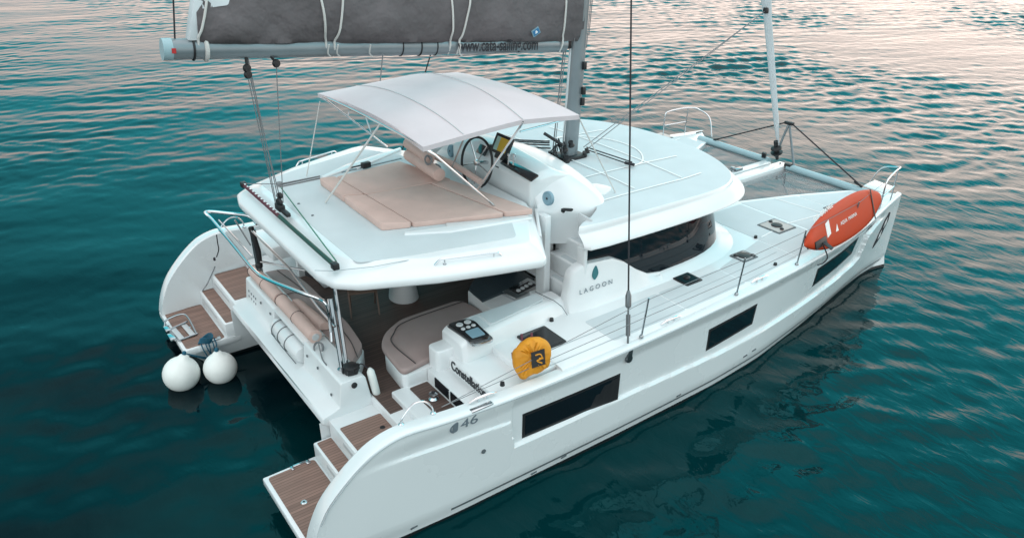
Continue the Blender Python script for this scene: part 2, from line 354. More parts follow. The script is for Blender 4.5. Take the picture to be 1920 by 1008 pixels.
# ------------------------------------------------------------------ water
def water():
    rng = np.random.default_rng(5)
    core_x = np.arange(-10, 62, .105); core_y = np.arange(-16, 58, .105)
    def ext(c):
        hi = c[-1]+np.cumsum(.2*1.16**np.arange(1, 62)); lo = c[0]-np.cumsum(.2*1.16**np.arange(1, 62))
        return np.concatenate([lo[::-1], c, hi])
    X, Y = np.meshgrid(ext(core_x), ext(core_y), indexing='ij'); Z = np.zeros_like(X)
    base = R(62)
    mod = np.zeros_like(X)
    for i in range(8):
        k = rng.uniform(.12, .5); a = rng.uniform(0, 2*math.pi); mod += np.sin(k*(X*math.cos(a)+Y*math.sin(a))+rng.uniform(0, 6.28))
    mod = np.clip(.78+.17*mod, .3, 1.4)*(.62+.75*np.clip((X-.25*Y-2)/26, 0, 1))
    for i in range(150):
        L = math.exp(rng.uniform(math.log(.32), math.log(1.5)))
        a = base+rng.normal(0, R(34 if L < .9 else 18)); k = 2*math.pi/L
        slope = .0138*(1.0 if L < .8 else .75)
        ph = k*(X*math.cos(a)+Y*math.sin(a))+rng.uniform(0, 6.28)
        ph = ph+.5*np.sin(.37*(X*math.cos(a+1.6)+Y*math.sin(a+1.6))+rng.uniform(0, 6.28))
        Z += slope/k*np.sin(ph)*(1 if L > 1.5 else mod)
    for i in range(14):
        L = rng.uniform(2.6, 7.5); a = base+rng.normal(0, R(24)); k = 2*math.pi/L
        Z += .0062/k*np.sin(k*(X*math.cos(a)+Y*math.sin(a))+rng.uniform(0, 6.28)+.6*np.sin(.21*(X*math.cos(a+1.5)+Y*math.sin(a+1.5))))
    fade = np.clip(1-(np.maximum(np.abs(X-26)-36, np.abs(Y-21)-37))/1.5, 0, 1); Z *= fade
    nx, ny = X.shape; V = np.stack([X, Y, Z], -1).reshape(-1, 3).astype(np.float32)
    i = np.arange(nx*ny).reshape(nx, ny)
    F = np.stack([i[:-1, :-1], i[1:, :-1], i[1:, 1:], i[:-1, 1:]], -1).reshape(-1).astype(np.int32)
    me = bpy.data.meshes.new('water'); me.vertices.add(len(V)); me.vertices.foreach_set('co', V.ravel())
    nf = len(F)//4; me.loops.add(len(F)); me.loops.foreach_set('vertex_index', F); me.polygons.add(nf)
    me.polygons.foreach_set('loop_start', np.arange(0, len(F), 4, dtype=np.int32)); me.update(calc_edges=True)
    me.polygons.foreach_set('use_smooth', np.ones(nf, bool))
    m = bpy.data.materials.new('sea_water'); m.use_nodes = True; t = m.node_tree; b = t.nodes['Principled BSDF']
    b.inputs['Roughness'].default_value = .04; b.inputs['IOR'].default_value = 1.27; b.inputs['Specular IOR Level'].default_value = .5; b.inputs['Specular Tint'].default_value = (.10, .95, 1, 1)
    tc = t.nodes.new('ShaderNodeTexCoord')
    n = t.nodes.new('ShaderNodeTexNoise'); n.inputs['Scale'].default_value = .16; n.inputs['Detail'].default_value = 5; n.inputs['Roughness'].default_value = .55
    t.links.new(tc.outputs['Object'], n.inputs['Vector'])
    cr_ = t.nodes.new('ShaderNodeValToRGB'); cr_.color_ramp.elements[0].position = .38; cr_.color_ramp.elements[1].position = .66
    cr_.color_ramp.elements[0].color = (.0001, .0032, .0058, 1); cr_.color_ramp.elements[1].color = (.0002, .0185, .0215, 1)
    sx_ = t.nodes.new('ShaderNodeVectorMath'); sx_.operation = 'DOT_PRODUCT'; sx_.inputs[1].default_value = (.05, -.05, 0); t.links.new(tc.outputs['Object'], sx_.inputs[0])
    cl_ = t.nodes.new('ShaderNodeClamp'); cl_.inputs[1].default_value = -.15; cl_.inputs[2].default_value = .35; t.links.new(sx_.outputs['Value'], cl_.inputs[0])
    ad_ = t.nodes.new('ShaderNodeMath'); ad_.operation = 'MULTIPLY_ADD'; ad_.inputs[1].default_value = .45; t.links.new(cl_.outputs[0], ad_.inputs[0]); t.links.new(n.outputs[0], ad_.inputs[2])
    t.links.new(ad_.outputs[0], cr_.inputs[0]); t.links.new(cr_.outputs[0], b.inputs['Base Color'])
    mp = t.nodes.new('ShaderNodeMapping'); mp.inputs['Rotation'].default_value = (0, 0, -base); mp.inputs['Scale'].default_value = (3.6, 1.6, 1); t.links.new(tc.outputs['Object'], mp.inputs[0])
    n2 = t.nodes.new('ShaderNodeTexNoise'); n2.inputs['Scale'].default_value = 1.1; n2.inputs['Detail'].default_value = 3; n2.inputs['Distortion'].default_value = .6
    t.links.new(mp.outputs[0], n2.inputs['Vector'])
    bp = t.nodes.new('ShaderNodeBump'); bp.inputs['Strength'].default_value = .4; bp.inputs['Distance'].default_value = .045
    gn_ = t.nodes.new('ShaderNodeTexNoise'); gn_.inputs['Scale'].default_value = .13; gn_.inputs['Detail'].default_value = 3; t.links.new(tc.outputs['Object'], gn_.inputs['Vector'])
    gx = t.nodes.new('ShaderNodeMath'); gx.operation = 'MULTIPLY_ADD'; gx.inputs[1].default_value = .8; t.links.new(sx_.outputs['Value'], gx.inputs[0]); t.links.new(gn_.outputs[0], gx.inputs[2])
    gr = t.nodes.new('ShaderNodeMapRange'); gr.inputs[1].default_value = .35; gr.inputs[2].default_value = 1.0; gr.inputs[3].default_value = .10; gr.inputs[4].default_value = .30; t.links.new(gx.outputs[0], gr.inputs[0]); t.links.new(gr.outputs[0], bp.inputs['Strength'])
    t.links.new(n2.outputs[0], bp.inputs['Height']); t.links.new(bp.outputs[0], b.inputs['Normal'])
    me.materials.append(m)
    o = bpy.data.objects.new('water', me); COL.objects.link(o); o['kind'] = 'structure'; o['label'] = 'dark teal rippled sea reflecting a pale evening sky'
    return o
water()
# ------------------------------------------------------------------ the catamaran
Y = thing('sailing_catamaran', (7, 0, 0), 'white sailing catamaran at anchor with grey boom cover, white sun awning and teak sterns', 'catamaran')
YO = [(0, 3.76), (1, 3.84), (2, 3.89), (4, 3.93), (6, 3.92), (8, 3.86), (9.5, 3.75), (11, 3.58), (12, 3.37), (13, 3.10), (13.6, 2.95), (13.95, 2.87)]
YW = [(0, 3.72), (2, 3.84), (5, 3.86), (7.2, 3.84), (8.5, 3.74), (10, 3.48), (11, 3.28), (12, 3.06), (13, 2.89), (13.9, 2.83)]
YI = [(0, 2.0), (3, 1.95), (8, 2.05), (11, 2.3), (12, 2.45), (13, 2.62), (13.7, 2.74), (13.95, 2.79)]
ZT0 = [(0, .44), (.05, .64), (.12, .82), (.2, .98), (.27, 1.09), (.42, 1.26), (.6, 1.43), (.78, 1.57), (.95, 1.67), (1.18, 1.74), (1.42, 1.755), (1.8, 1.72), (2.48, 1.675), (3.3, 1.645), (4, 1.64), (5, 1.65), (7.5, 1.665), (9, 1.67), (11, 1.675), (13.95, 1.70)]
ZT = [(v.x, v.y) for v in cr([(x, z, 0) for x, z in ZT0], 6)]
def smooth_tab(tab, x):
    return (lerp_t(tab, x-.25)+2*lerp_t(tab, x)+lerp_t(tab, x+.25))/4
def yo(x): return smooth_tab(YO, x) if x < 13.6 else lerp_t(YO, x)
def yw(x): return smooth_tab(YW, x)
def yi(x): return lerp_t(YI, x)
DK = 1.70
CH = [(0, 1.38), (.9, 1.41), (2.4, 1.30), (2.90, 1.25), (2.98, .79), (5.15, .77), (7.5, .69), (10, .68), (12.0, .72), (12.22, .80), (12.34, 1.28), (12.9, 1.42), (13.95, 1.5)]
def side_y(x, z):
    k = max(0, min(1, z/1.66)); y = yw(x)+(yo(x)-yw(x))*k**.8
    L = lerp_t(CH, x)
    d = .06*sm(L-.004, L+.024, z)*(1-sm(1.42, 1.66, z))*sm(.4, 1.6, x)*(1-sm(12.6, 13.3, x))
    if x < 2.93: d *= .5
    y -= d
    if z < .34: y -= .05*sm(0, 1, (.34-z)/.34) if z > 0 else .05
    return y
def bow_x(x, z): return x-.07*(1-max(0, min(1, z/1.7)))*sm(12.6, 13.95, x)
def stern_x(x, z): return x+(.34*(1-max(0, min(1, z/.44)))*(1-sm(0, 1.4, x)))
def hull(s):
    xs = sorted(set([0, .01, .03, .06, .1, .15, .22, .3]+[round(.38+.06*i, 3) for i in range(226)]+[2.92, 2.95, 2.98, 3.0, 12.25, 12.29, 12.33, 13.93, 13.95]))
    xs = [x for x in xs if x <= 13.95]
    lv = [-.35, -.12, 0, .05, .10, .125, .155, .2, .26, .34]
    b = MB(); up_ = [i/72 for i in range(1, 73)]
    rows = []
    for x in xs:
        zt = lerp_t(ZT, x); row = []
        for z in lv: row.append((stern_x(bow_x(x, z), z), s*side_y(x, z), z))
        for u in up_:
            z = .34+(zt-.34)*u; row.append((bow_x(x, z), s*side_y(x, z), z))
        cap = sm(0, .15, x)
        for dy, dz in ((.007, .014), (.022, .023), (.10, .028)):       # rounded sheer
            row.append((x, s*(yo(x)-dy), zt+dz*cap))
        if x <= 3.92:
            row.append((x, s*(yo(x)-.215), zt+.026*cap)); row.append((x, s*(yo(x)-.245), zt+.0*cap)); row.append((x, s*(yo(x)-.26), .25))
        else:
            e = max(yi(x)+.02, yo(x)-.24) if x < 13.7 else (yi(x)+yo(x))/2
            row.append((x, s*e, zt+.028)); row.append((x, s*e, zt+.028)); row.append((x, s*e, zt+.0))
        rows.append(row)
    n = len(rows[0]); V = [p for r in rows for p in r]
    for i in range(len(rows)-1):
        for j in range(n-1):
            zz = lv[j] if j < len(lv) else 9
            m_ = 1 if zz < .05 else (2 if zz == .155 and xs[i] > 1.9 else 0)
            b.f.append([i*n+j, (i+1)*n+j, (i+1)*n+j+1, i*n+j+1]); b.m.append(m_)
    b.v = [tuple(p) for p in V]
    # inner side of the hull down to the water
    inx = [0, .4, .899, .9, 1, 1.4, 3, 5, 7, 9, 10.5, 11, 11.5, 12, 12.5, 13, 13.4, 13.7, 13.95]
    def itop(x): return .42 if x < .9 else (.95 if x < 10.3 else 1.64)
    V = []
    for x in inx:
        for z in (-.35, .05, .125, .42, itop(x)):
            V.append((stern_x(bow_x(x, z), z), s*(yi(x)+(.10*(1-z/.42) if z < .42 else 0)), z))
    F = []; mm = []
    for i in range(len(inx)-1):
        for j in range(4): F.append([i*5+j, i*5+j+1, (i+1)*5+j+1, (i+1)*5+j]); mm.append(1 if j == 0 else 0)
    o = len(b.v); b.v += V; b.f += [[o+k for k in f] for f in F]; b.m += mm
    # transom and stem
    zs = (-.35, .05, .125, .42)
    for a, c in zip(zs, zs[1:]):
        P = [(stern_x(0, z), s*y, z) for z, y in ((a, yi(0)+.1*(1-max(a, 0)/.42)), (a, side_y(0, a)), (c, side_y(0, c)), (c, yi(0)+.1*(1-c/.42)))]
        b.add(P, [(0, 1, 2, 3)], 1 if a < 0 else 0)
    zs = (-.35, .05, .4, .8, 1.2, 1.70)
    for a, c in zip(zs, zs[1:]):
        b.add([(bow_x(13.95, a), s*yi(13.95), a), (bow_x(13.95, a), s*side_y(13.95, a), a), (bow_x(13.95, c), s*side_y(13.95, c), c), (bow_x(13.95, c), s*yi(13.95), c)], [(0, 1, 2, 3)], 1 if a < 0 else 0)
    return b.build('hull', [M['hullwhite'], M['anti'], M['seam']], Y, ang=33)
hulls = {s: hull(s) for s in (-1, 1)}

# hull windows, their frames, rub line, small fittings
def side_quad(b, s, pts, off, th, m=0):
    """a flat-ish plate following the topside: pts (x, z) corners"""
    P = [(x, s*(side_y(x, z)+off), z) for x, z in pts]; Q = [(x, s*(side_y(x, z)+off-th), z) for x, z in pts]
    if s > 0: P = P[::-1]; Q = Q[::-1]
    N = len(P); b.add(P+Q, [tuple(range(N)), tuple(range(2*N-1, N-1, -1))]+[(i, (i+1) % N, N+(i+1) % N, N+i)[::-1] for i in range(N)], m)
def strip_quad(b, s, x0, x1, zb, zt, off, th, n=12, sl=0, m=0):
    """curved plate following the hull between two x with slanted ends"""
    top, bot = [], []
    for i in range(n+1):
        t = i/n
        xa = x0+(x1-x0)*t; za = lerp_t(zt, xa); zb_ = lerp_t(zb, xa); bot.append((xa+sl*t, zb_)); top.append((xa, za))
    rings = []
    for (xt, z1), (xb, z0) in zip(top, bot):
        rings.append([(xb, s*(side_y(xb, z0)+off), z0), (xt, s*(side_y(xt, z1)+off), z1), (xt, s*(side_y(xt, z1)+off-th), z1), (xb, s*(side_y(xb, z0)+off-th), z0)])
    b.loft(rings, m)
WIN = [(3.15, 4.92, [(3.1, .86), (4.9, .80)], [(3.1, 1.25), (4.9, 1.21)]), (6.92, 8.14, [(6.9, .88), (8.1, .95)], [(6.9, 1.26), (8.1, 1.31)]),
       (10.12, 11.72, [(10.1, .96), (11.7, 1.10)], [(10.1, 1.32), (11.7, 1.44)])]
for s in (-1, 1):
    for k, (x0, x1, zb, zt) in enumerate(WIN):
        fb = MB(); strip_quad(fb, s, x0-.02, x1+.02, [(x, z-.02) for x, z in zb], [(x, z+.02) for x, z in zt], .003, .03, 12, -.04)
        fo = fb.build('hull_window', M['black'], hulls[s], flat=True)
        gb = MB(); strip_quad(gb, s, x0+.03, x1-.03, [(x, z+.03) for x, z in zb], [(x, z-.03) for x, z in zt], .007, .02, 12, -.04)
        gb.build('window_glass', M['glass'], hulls[s])
    r_ = MB(); r_.tube([(x, s*(yo(x)+.004), lerp_t(ZT, x)-.012) for x in np.arange(.15, 13.9, .12)], .008, 5, closed=False)
    r_.build('rub_line', M['greyline'], hulls[s])
    f = MB()
    for x, z, q in ((2.45, .98, .035), (13.2, .95, .02)):
        f.lathe([(0, .012), (q, .010), (q, -.02)], (x, s*side_y(x, z), z), (0, s, 0), 14)
    for x, z in ((1.38, .15), (3.9, .14), (3.35, .10), (6.3, .25), (8.0, .34), (8.25, .36)):
        f.obox((x, s*(side_y(x, z)+.004), z), (.05, 0, .004), (0, .006, 0), (0, 0, .013))
    f.each('through_hull_fitting', M['seam'], hulls[s], flat=True)
# dark flared emblem near the bow
eb = MB()
strip_quad(eb, -1, 12.98, 13.44, [(12.98, .74), (13.2, .88), (13.44, 1.25)], [(12.98, .86), (13.08, 1.08), (13.2, 1.34), (13.36, 1.48), (13.44, 1.44)], .010, .02, 16)
eb.build('bow_emblem', M['letter'], hulls[-1], flat=True)
eb = MB(); strip_quad(eb, -1, 13.10, 13.19, [(13.1, .92), (13.2, .98)], [(13.1, 1.02), (13.2, 1.12)], .014, .02, 4); strip_quad(eb, -1, 13.24, 13.34, [(13.24, 1.14), (13.34, 1.22)], [(13.24, 1.28), (13.34, 1.36)], .014, .02, 4); eb.each('emblem_mark', M['line'], hulls[-1], flat=True)

# ---- sterns: platform, steps, teak, trim
def stern(s):
    f = lambda P: [(x, s*y) for x, y in P]
    b = MB()
    yin, you = 1.985, 3.50
    b.prism(f([(-.01, yin), (-.01, 3.74), (.1, 3.72), (.3, 3.6), (1.0, 3.6), (1.0, yin)]), .30, .42)
    b.prism(f([(.76, yin+.03), (.76, 3.58), (1.2, 3.58), (1.2, yin+.03)]), .421, .69)
    b.prism(f([(1.03, yin+.02), (1.03, 3.58), (1.95, 3.58), (1.95, yin+.02)]), .32, .965)
    b.prism(f([(1.72, 1.60), (1.72, 3.58), (3.2, 3.58), (3.2, 1.60)]), .60, 1.085)
    o = b.build('stern_steps', M['gel'], Y, bevel=.02)
    t = MB()
    t.prism(rr(f([(.05, yin+.06), (.05, 3.66), (.2, 3.56), (.73, 3.54), (.73, yin+.06)]), .05), .42, .432)
    t.build('platform_teak', M['teak'], o)
    t = MB(); t.prism(rr(f([(.80, yin+.08), (.80, 3.54), (1.015, 3.54), (1.015, yin+.08)]), .02), .69, .702)
    t.prism(rr(f([(1.08, yin+.30), (1.08, 3.54), (1.70, 3.54), (1.70, yin+.32)]), .03), .965, .977)
    t.build('step_teak', M['teak'], o)
    g = MB()
    g.lathe([(0, .008), (.035, .008), (.045, 0), (.045, -.01)], (.28, s*2.78, .432), (0, 0, 1), 16)
    g.lathe([(0, .009), (.015, .009), (.016, 0)], (.28, s*2.78, .432), (0, 0, 1), 10, 1)
    g.lathe([(0, .006), (.035, .006), (.04, 0)], (1.58, s*2.62, .978), (0, 0, 1), 14, 1)
    g.each('deck_drain', [M['steel'], M['black']], o)
    c = MB()                                           # flat folding cleat on the inner edge
    c.box(.42, .62, min(s*2.015, s*2.06), max(s*2.015, s*2.06), .432, .455)
    c.box(.38, .42, min(s*2.02, s*2.11), max(s*2.02, s*2.11), .432, .452); c.box(.60, .66, min(s*2.02, s*2.11), max(s*2.02, s*2.11), .432, .452)
    c.build('cleat', M['steel'], o, bevel=.006)
    for za, xa in ((.60, .765), (.86, 1.035)):
        q = MB(); q.box(xa-.012, xa-.001, min(s*2.5, s*3.4), max(s*2.5, s*3.4), za-.03, za+.035); q.build('riser_panel', M['grey'], o, bevel=.004)
    h = MB(); h.tube(cr([(.80, s*3.50, .72), (.92, s*3.50, .85), (1.02, s*3.50, 1.0), (1.12, s*3.50, 1.16)], 5), .012, 7); h.build('grab_rail', M['dsteel'], o)
    return o
sterns = {s: stern(s) for s in (-1, 1)}

# ---- deck, one part for each side
INN = [(2.6, 2.26), (5.19, 2.26), (5.2, 0), (10.72, 0), (10.74, 1.05), (12, 1.5), (13.38, 2.12), (13.6, 2.4), (13.92, 2.80)]
def deck(s):
    b = MB(); xs = [3.86, 4.2, 4.5, 5.19, 5.2, 6, 7, 8, 8.5, 9, 9.5, 10, 10.4, 10.72, 10.74, 11.2, 11.6, 12, 12.4, 12.8, 13.1, 13.38, 13.6, 13.8, 13.92]
    rings = []
    for x in xs:
        o_ = yo(x)-.13 if x < 13.6 else yi(x)+.06; i_ = min(lerp_t(INN, x), o_-.01)
        zd = DK if x > 3.4 else DK
        rings.append([(x, s*i_, zd-.12), (x, s*i_, zd), (x, s*(o_-.05), zd), (x, s*o_, zd-.02), (x, s*o_, zd-.12)])
    b.loft(rings)
    o = b.build('side_deck', M['gel'], Y, ang=30)
    return o
decks = {s: deck(s) for s in (-1, 1)}
# non-skid sheets with smooth borders between them
def nonskid(poly, par, z=DK, th=.004, m='deck', name='nonskid_panel', r=.05):
    b = MB(); b.prism(rr(poly, r), z-.01, z+th); return b.build(name, M[m], par)
for s in (-1, 1):
    f = lambda P: [(x, s*y) for x, y in P]
    o_ = lambda x: yo(x)-.26
    inn = 2.98
    seg = [(4.95, 6.5), (6.53, 8.0), (8.03, 9.55), (9.58, 10.7)]
    for a, c in seg:
        ia = inn if a < 9 else 2.72; ic = inn if c < 9 else 2.6
        if a > 9.5: ia, ic = 1.2, 1.2
        n_ = 5; outer = [(a+(c-a)*i/n_, o_(a+(c-a)*i/n_)) for i in range(n_+1)]
        nonskid(f([(c, ic), (a, ia)]+outer), decks[s])
    for a, c in ((10.76, 12.05), (12.08, 13.2)):
        n_ = 5; outer = [(a+(c-a)*i/n_, o_(a+(c-a)*i/n_)-.02) for i in range(n_+1)]
        innr = [(x, lerp_t(INN, x)+.09) for x in (c, (a+c)/2, a)]
        nonskid(f(innr+outer), decks[s])
    ln = MB()
    ln.ribbon([(x, s*(yo(x)-.62), DK+.006) for x in np.arange(4.0, 9.6, .3)], .012, .003)
    ln.ribbon([(x, s*(yo(x)-.30), DK+.006) for x in np.arange(3.4, 12.6, .3)], .010, .003)
    ln.build('deck_joint', M['greyline'], decks[s], flat=True)
    wl = MB()
    wl.ribbon([(9.7, s*2.55, DK+.008), (10.6, s*2.42, DK+.008), (12.3, s*2.62, DK+.008), (13.0, s*2.72, DK+.008)], .03, .003)
    wl.ribbon([(11.55, s*1.45, DK+.008), (11.75, s*3.2, DK+.008)], .03, .003)
    wl.build('deck_border_line', M['line'], decks[s], flat=True)

# flush hatches in the decks
def hatch(x0, x1, y0, y1, glassm, frame, par, z=DK+.005, extra=None):
    b = MB(); b.prism(rr([(x0, y0), (x1, y0), (x1, y1), (x0, y1)], .03), z-.02, z+.012)
    o = b.build('deck_hatch', M[frame], par, bevel=.004)
    g = MB(); g.prism(rr([(x0+.035, y0+.035), (x1-.035, y0+.035), (x1-.035, y1-.035), (x0+.035, y1-.035)], .03), z+.012, z+.016); g.build('hatch_glass', M[glassm], o)
    if extra: extra(o, z+.016)
    return o
def vent(o, z, pts):
    b = MB()
    for x, y, q in pts: b.lathe([(0, .03), (q*.6, .03), (q, .015), (q, 0)], (x, y, z), (0, 0, 1), 18)
    b.each('hatch_vent', M['black'], o)
hatch(3.83, 4.36, -3.28, -2.72, 'blackp', 'black', Y)
hatch(7.10, 7.48, -3.11, -2.75, 'blackp', 'black', Y, extra=lambda o, z: vent(o, z, [(7.30, -2.9, .06)]))
hatch(8.58, 8.97, -3.08, -2.73, 'grey', 'seam', Y, extra=lambda o, z: vent(o, z, [(8.78, -2.9, .13), (8.66, -2.82, .05), (8.9, -3.0, .05)]))
hatch(10.1, 10.63, -2.66, -2.12, 'pink', 'seam', Y, extra=lambda o, z: vent(o, z, [(10.38, -2.38, .11), (10.42, -2.2, .04), (10.3, -2.56, .04)]))
hatch(11.9, 12.3, -2.75, -2.35, 'pink', 'seam', Y)
hatch(12.45, 12.98, 2.88, 3.38, 'pink', 'seam', Y)
hatch(10.1, 10.63, 2.12, 2.66, 'pink', 'seam', Y); hatch(7.1, 7.48, 2.75, 3.11, 'blackp', 'black', Y)

# ---- bridgedeck, cockpit
b = MB()
b.box(1.9, 10.7, -1.99, 1.99, .78, 1.06)                    # bridgedeck underside
b.box(5.35, 10.68, -2.2, 2.2, 1.05, 1.60)
bridge = b.build('bridgedeck', M['gel'], Y, bevel=.04)
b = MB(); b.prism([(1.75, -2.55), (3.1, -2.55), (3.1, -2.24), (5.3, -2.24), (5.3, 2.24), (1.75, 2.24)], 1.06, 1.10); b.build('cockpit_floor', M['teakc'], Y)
# lining of the cockpit sides
b = MB(); b.box(2.3, 5.3, 2.2, 2.32, 1.08, 1.9); b.box(3.2, 5.3, -2.32, -2.2, 1.08, 1.72); b.box(1.9, 5.3, 2.32, 3.3, 1.5, 1.78)
b.each('cockpit_lining', M['gel'], Y, bevel=.03)
# salon bulkhead with glass doors
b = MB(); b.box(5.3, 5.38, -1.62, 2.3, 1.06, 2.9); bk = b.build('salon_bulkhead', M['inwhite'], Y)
b = MB(); b.box(5.27, 5.3, -.8, 1.9, 1.25, 2.6); b.build('sliding_door', M['glass'], bk); b = MB()
for y_ in (-.8, .1, 1.0, 1.9): b.box(5.25, 5.27, y_-.03, y_+.03, 1.2, 2.65)
b.build('door_frame', M['grey'], bk)

# transom bench across the stern: back, ledge, recess for the life raft
prof = [(1.02, .86), (.93, .93), (.95, 1.02), (1.10, 1.06), (1.22, 1.10), (1.27, 1.48), (1.30, 1.50), (1.62, 1.50), (1.66, 1.46), (1.72, 1.08), (1.9, .86)]
def bench(b, y0, y1, P, ny=2, m=0):
    b.loft([[(x, y, z) for x, z in P] for y in np.linspace(y0, y1, ny)], m)
b = MB()
bench(b, 2.02, .62, prof); bench(b, -.66, -2.02, prof)
prec = [(1.02, .86), (.93, .93), (.95, 1.02), (1.10, 1.06), (1.54, 1.07), (1.55, 1.48), (1.56, 1.50), (1.62, 1.50), (1.66, 1.46), (1.72, 1.08), (1.9, .86)]
bench(b, .62, -.66, prec)
tb = b.build('transom_bench', M['gel'], Y, bevel=.022, seg=3)
b = MB(); b.box(1.262, 1.57, -.66, .62, 1.455, 1.499); b.build('locker_lintel', M['gel'], tb, bevel=.012)
b = MB()
b.prism([(1.64, -1.72), (2.02, -1.2), (2.08, -.4), (2.08, 1.2), (2.0, 1.9), (1.64, 2.1)], 1.1, 1.36)
b.build('seat_base', M['gel'], tb, bevel=.03)
b = MB()
for y_, z_ in ((1.2, 1.36), (.62+.12, 1.36), (-.85, 1.36), (-1.25, 1.36), (-1.75, 1.18)):
    b.lathe([(0, .012), (.022, .01), (.024, 0)], (1.255-(1.48-z_)*.13, y_, z_), (-1, 0, .1), 10)
for y_ in (1.85, 1.72, 1.6, 1.5):
    for z_ in (1.2, 1.3): b.obox((1.235+(z_-1.2)*.1, y_, z_), (.006, 0, 0), (0, .015, 0), (0, 0, .018))
b.each('snap_fitting', M['seam'], tb, flat=True)
b = MB(); b.lathe([(0, .014), (.035, .012), (.045, .004), (.045, -.01)], (1.47, -2.035, 1.40), (.1, -1, .1), 16); b.build('socket_cover', M['black'], tb)
b = MB(); b.lathe([(0, .14), (.06, .14), (.10, .12), (.115, .08), (.115, .03), (.10, 0)], (1.52, -1.84, 1.50), (0, 0, 1), 18)
for k in range(6): b.obox((1.52+.11*math.cos(k), -1.84+.11*math.sin(k), 1.56), (.02, 0, 0), (0, .02, 0), (0, 0, .04))
b.build('deck_light', M['black'], tb)
# starboard bench
b = MB(); b.prism(rr([(2.14, -2.26), (2.2, -1.52), (2.45, -1.18), (2.85, -.98), (3.92, -.98), (4.0, -1.3), (4.0, -2.26)], .12), 1.09, 1.40)
sb = b.build('cockpit_seat_base', M['gel'], Y, bevel=.03)
b = MB(); b.obox((2.28, -1.5, 1.26), (.005, .003, 0), (-.03, .05, 0), (0, 0, .03)); b.build('locker_latch', M['black'], sb)

# side steps from the stern to the side deck, with the name board
b = MB(); b.box(1.95, 2.60, -3.6, -2.2, 1.0, 1.19); b.box(2.52, 2.9, -3.64, -2.28, 1.0, 1.41); b.box(2.80, 3.45, -3.64, -2.3, 1.0, 1.60); b.box(3.38, 3.9, -3.64, -2.3, 1.2, 1.697)
ss = b.build('boarding_steps', M['gel'], Y, bevel=.025, seg=3)
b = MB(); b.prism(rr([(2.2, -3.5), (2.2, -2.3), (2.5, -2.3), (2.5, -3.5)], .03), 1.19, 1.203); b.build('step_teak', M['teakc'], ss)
b = MB(); b.box(2.505, 2.519, -3.35, -2.52, 1.23, 1.39); b.build('riser_window', M['glass'], ss)
b = MB(); b.box(2.50, 2.522, -2.96, -2.93, 1.22, 1.40); b.build('window_bar', M['gel'], ss)
for nm, sc in (('boat_name_lettering', .215),):
    text(nm, 'Constellation', sc, M['letter'], ss, (2.792, -2.52, 1.438), (0, -1, 0), (0, 0, 1), .003, .80, bold=.004)

# high coaming beside the cockpit with the instrument panel
cp = lambda x, y: 1.95-.0*x
b = MB()
ringA = lambda x, zt, yt0, yt1, yb: [(x, -2.12, 1.08), (x, -2.14, zt-.02), (x, -2.17, zt), (x, -yt1, zt), (x, -yt1-.06, zt-.04), (x, -yb, DK-.02), (x, -yb, 1.1)]
b.loft([ringA(2.88, 1.88, 0, 2.62, 2.72), ringA(2.95, 1.94, 0, 2.66, 2.76), ringA(3.4, 1.955, 0, 2.62, 2.74), ringA(4.1, 1.95, 0, 2.52, 2.68), ringA(4.93, 1.90, 0, 2.42, 2.6)])
cm = b.build('cockpit_coaming', M['gel'], Y, bevel=.03, seg=3)
b = MB(); b.prism(rr([(2.60, -2.46), (2.60, -2.16), (2.95, -2.16), (2.95, -2.48)], .08), 1.1, 1.74, inset=.04); b.build('coaming_shoulder', M['gel'], cm, bevel=.05, seg=3)
b = MB(); b.prism(rr([(3.05, -2.60), (3.05, -2.22), (3.45, -2.22), (3.45, -2.60)], .04), 1.954, 1.959); b.build('coaming_lid', M['deck'], cm)
pn = MB(); PP = [at(845, 603, z=1.99), at(880, 592, z=1.99), at(893, 597, z=1.99), at(918, 626, z=1.99), at(881, 641, z=1.99)]
poly = rr([(2.98, -2.79), (2.95, -2.19), (3.27, -2.23), (3.33, -2.36), (3.28, -2.86)], .07)
pn.prism(poly, 1.93, 1.985); ip = pn.build('instrument_panel', M['blackp'], Y, bevel=.008)
b = MB(); b.ribbon([(4.62, -2.14, 1.965), (4.66, -2.34, 1.955), (4.72, -2.5, 1.93), (4.80, -2.60, 1.84), (4.84, -2.69, 1.72)], .012, .008); b.build('coaming_joint', M['seam'], cm, flat=True)
b = MB(); b.prism(rr([(3.5, -2.55), (3.5, -2.2), (4.6, -2.18), (4.6, -2.40)], .05), 1.94, 1.962); b.build('coaming_nonskid', M['deck'], cm)
ipd = MB()
for x, y, q in ((3.08, -2.33, .055), (3.22, -2.33, .055), (3.06, -2.46, .035), (3.15, -2.46, .035), (3.24, -2.46, .035)): ipd.lathe([(0, .012), (q*.8, .012), (q, .004), (q, -.01)], (x, y, 1.986), (0, 0, 1), 16)
ipd.each('panel_dial', M['grey'], ip)
ips = MB(); ips.prism(rr([(3.03, -2.76), (3.04, -2.54), (3.26, -2.55), (3.24, -2.78)], .02), 1.985, 1.992); ips.build('panel_screen', M['spk'], ip)
b = MB(); b.prism(rr([(2.98, -2.87), (2.94, -2.16), (3.28, -2.19), (3.36, -2.36), (3.31, -2.91)], .07), 1.90, 1.948); b.build('panel_surround', M['steel'], ip, bevel=.006)
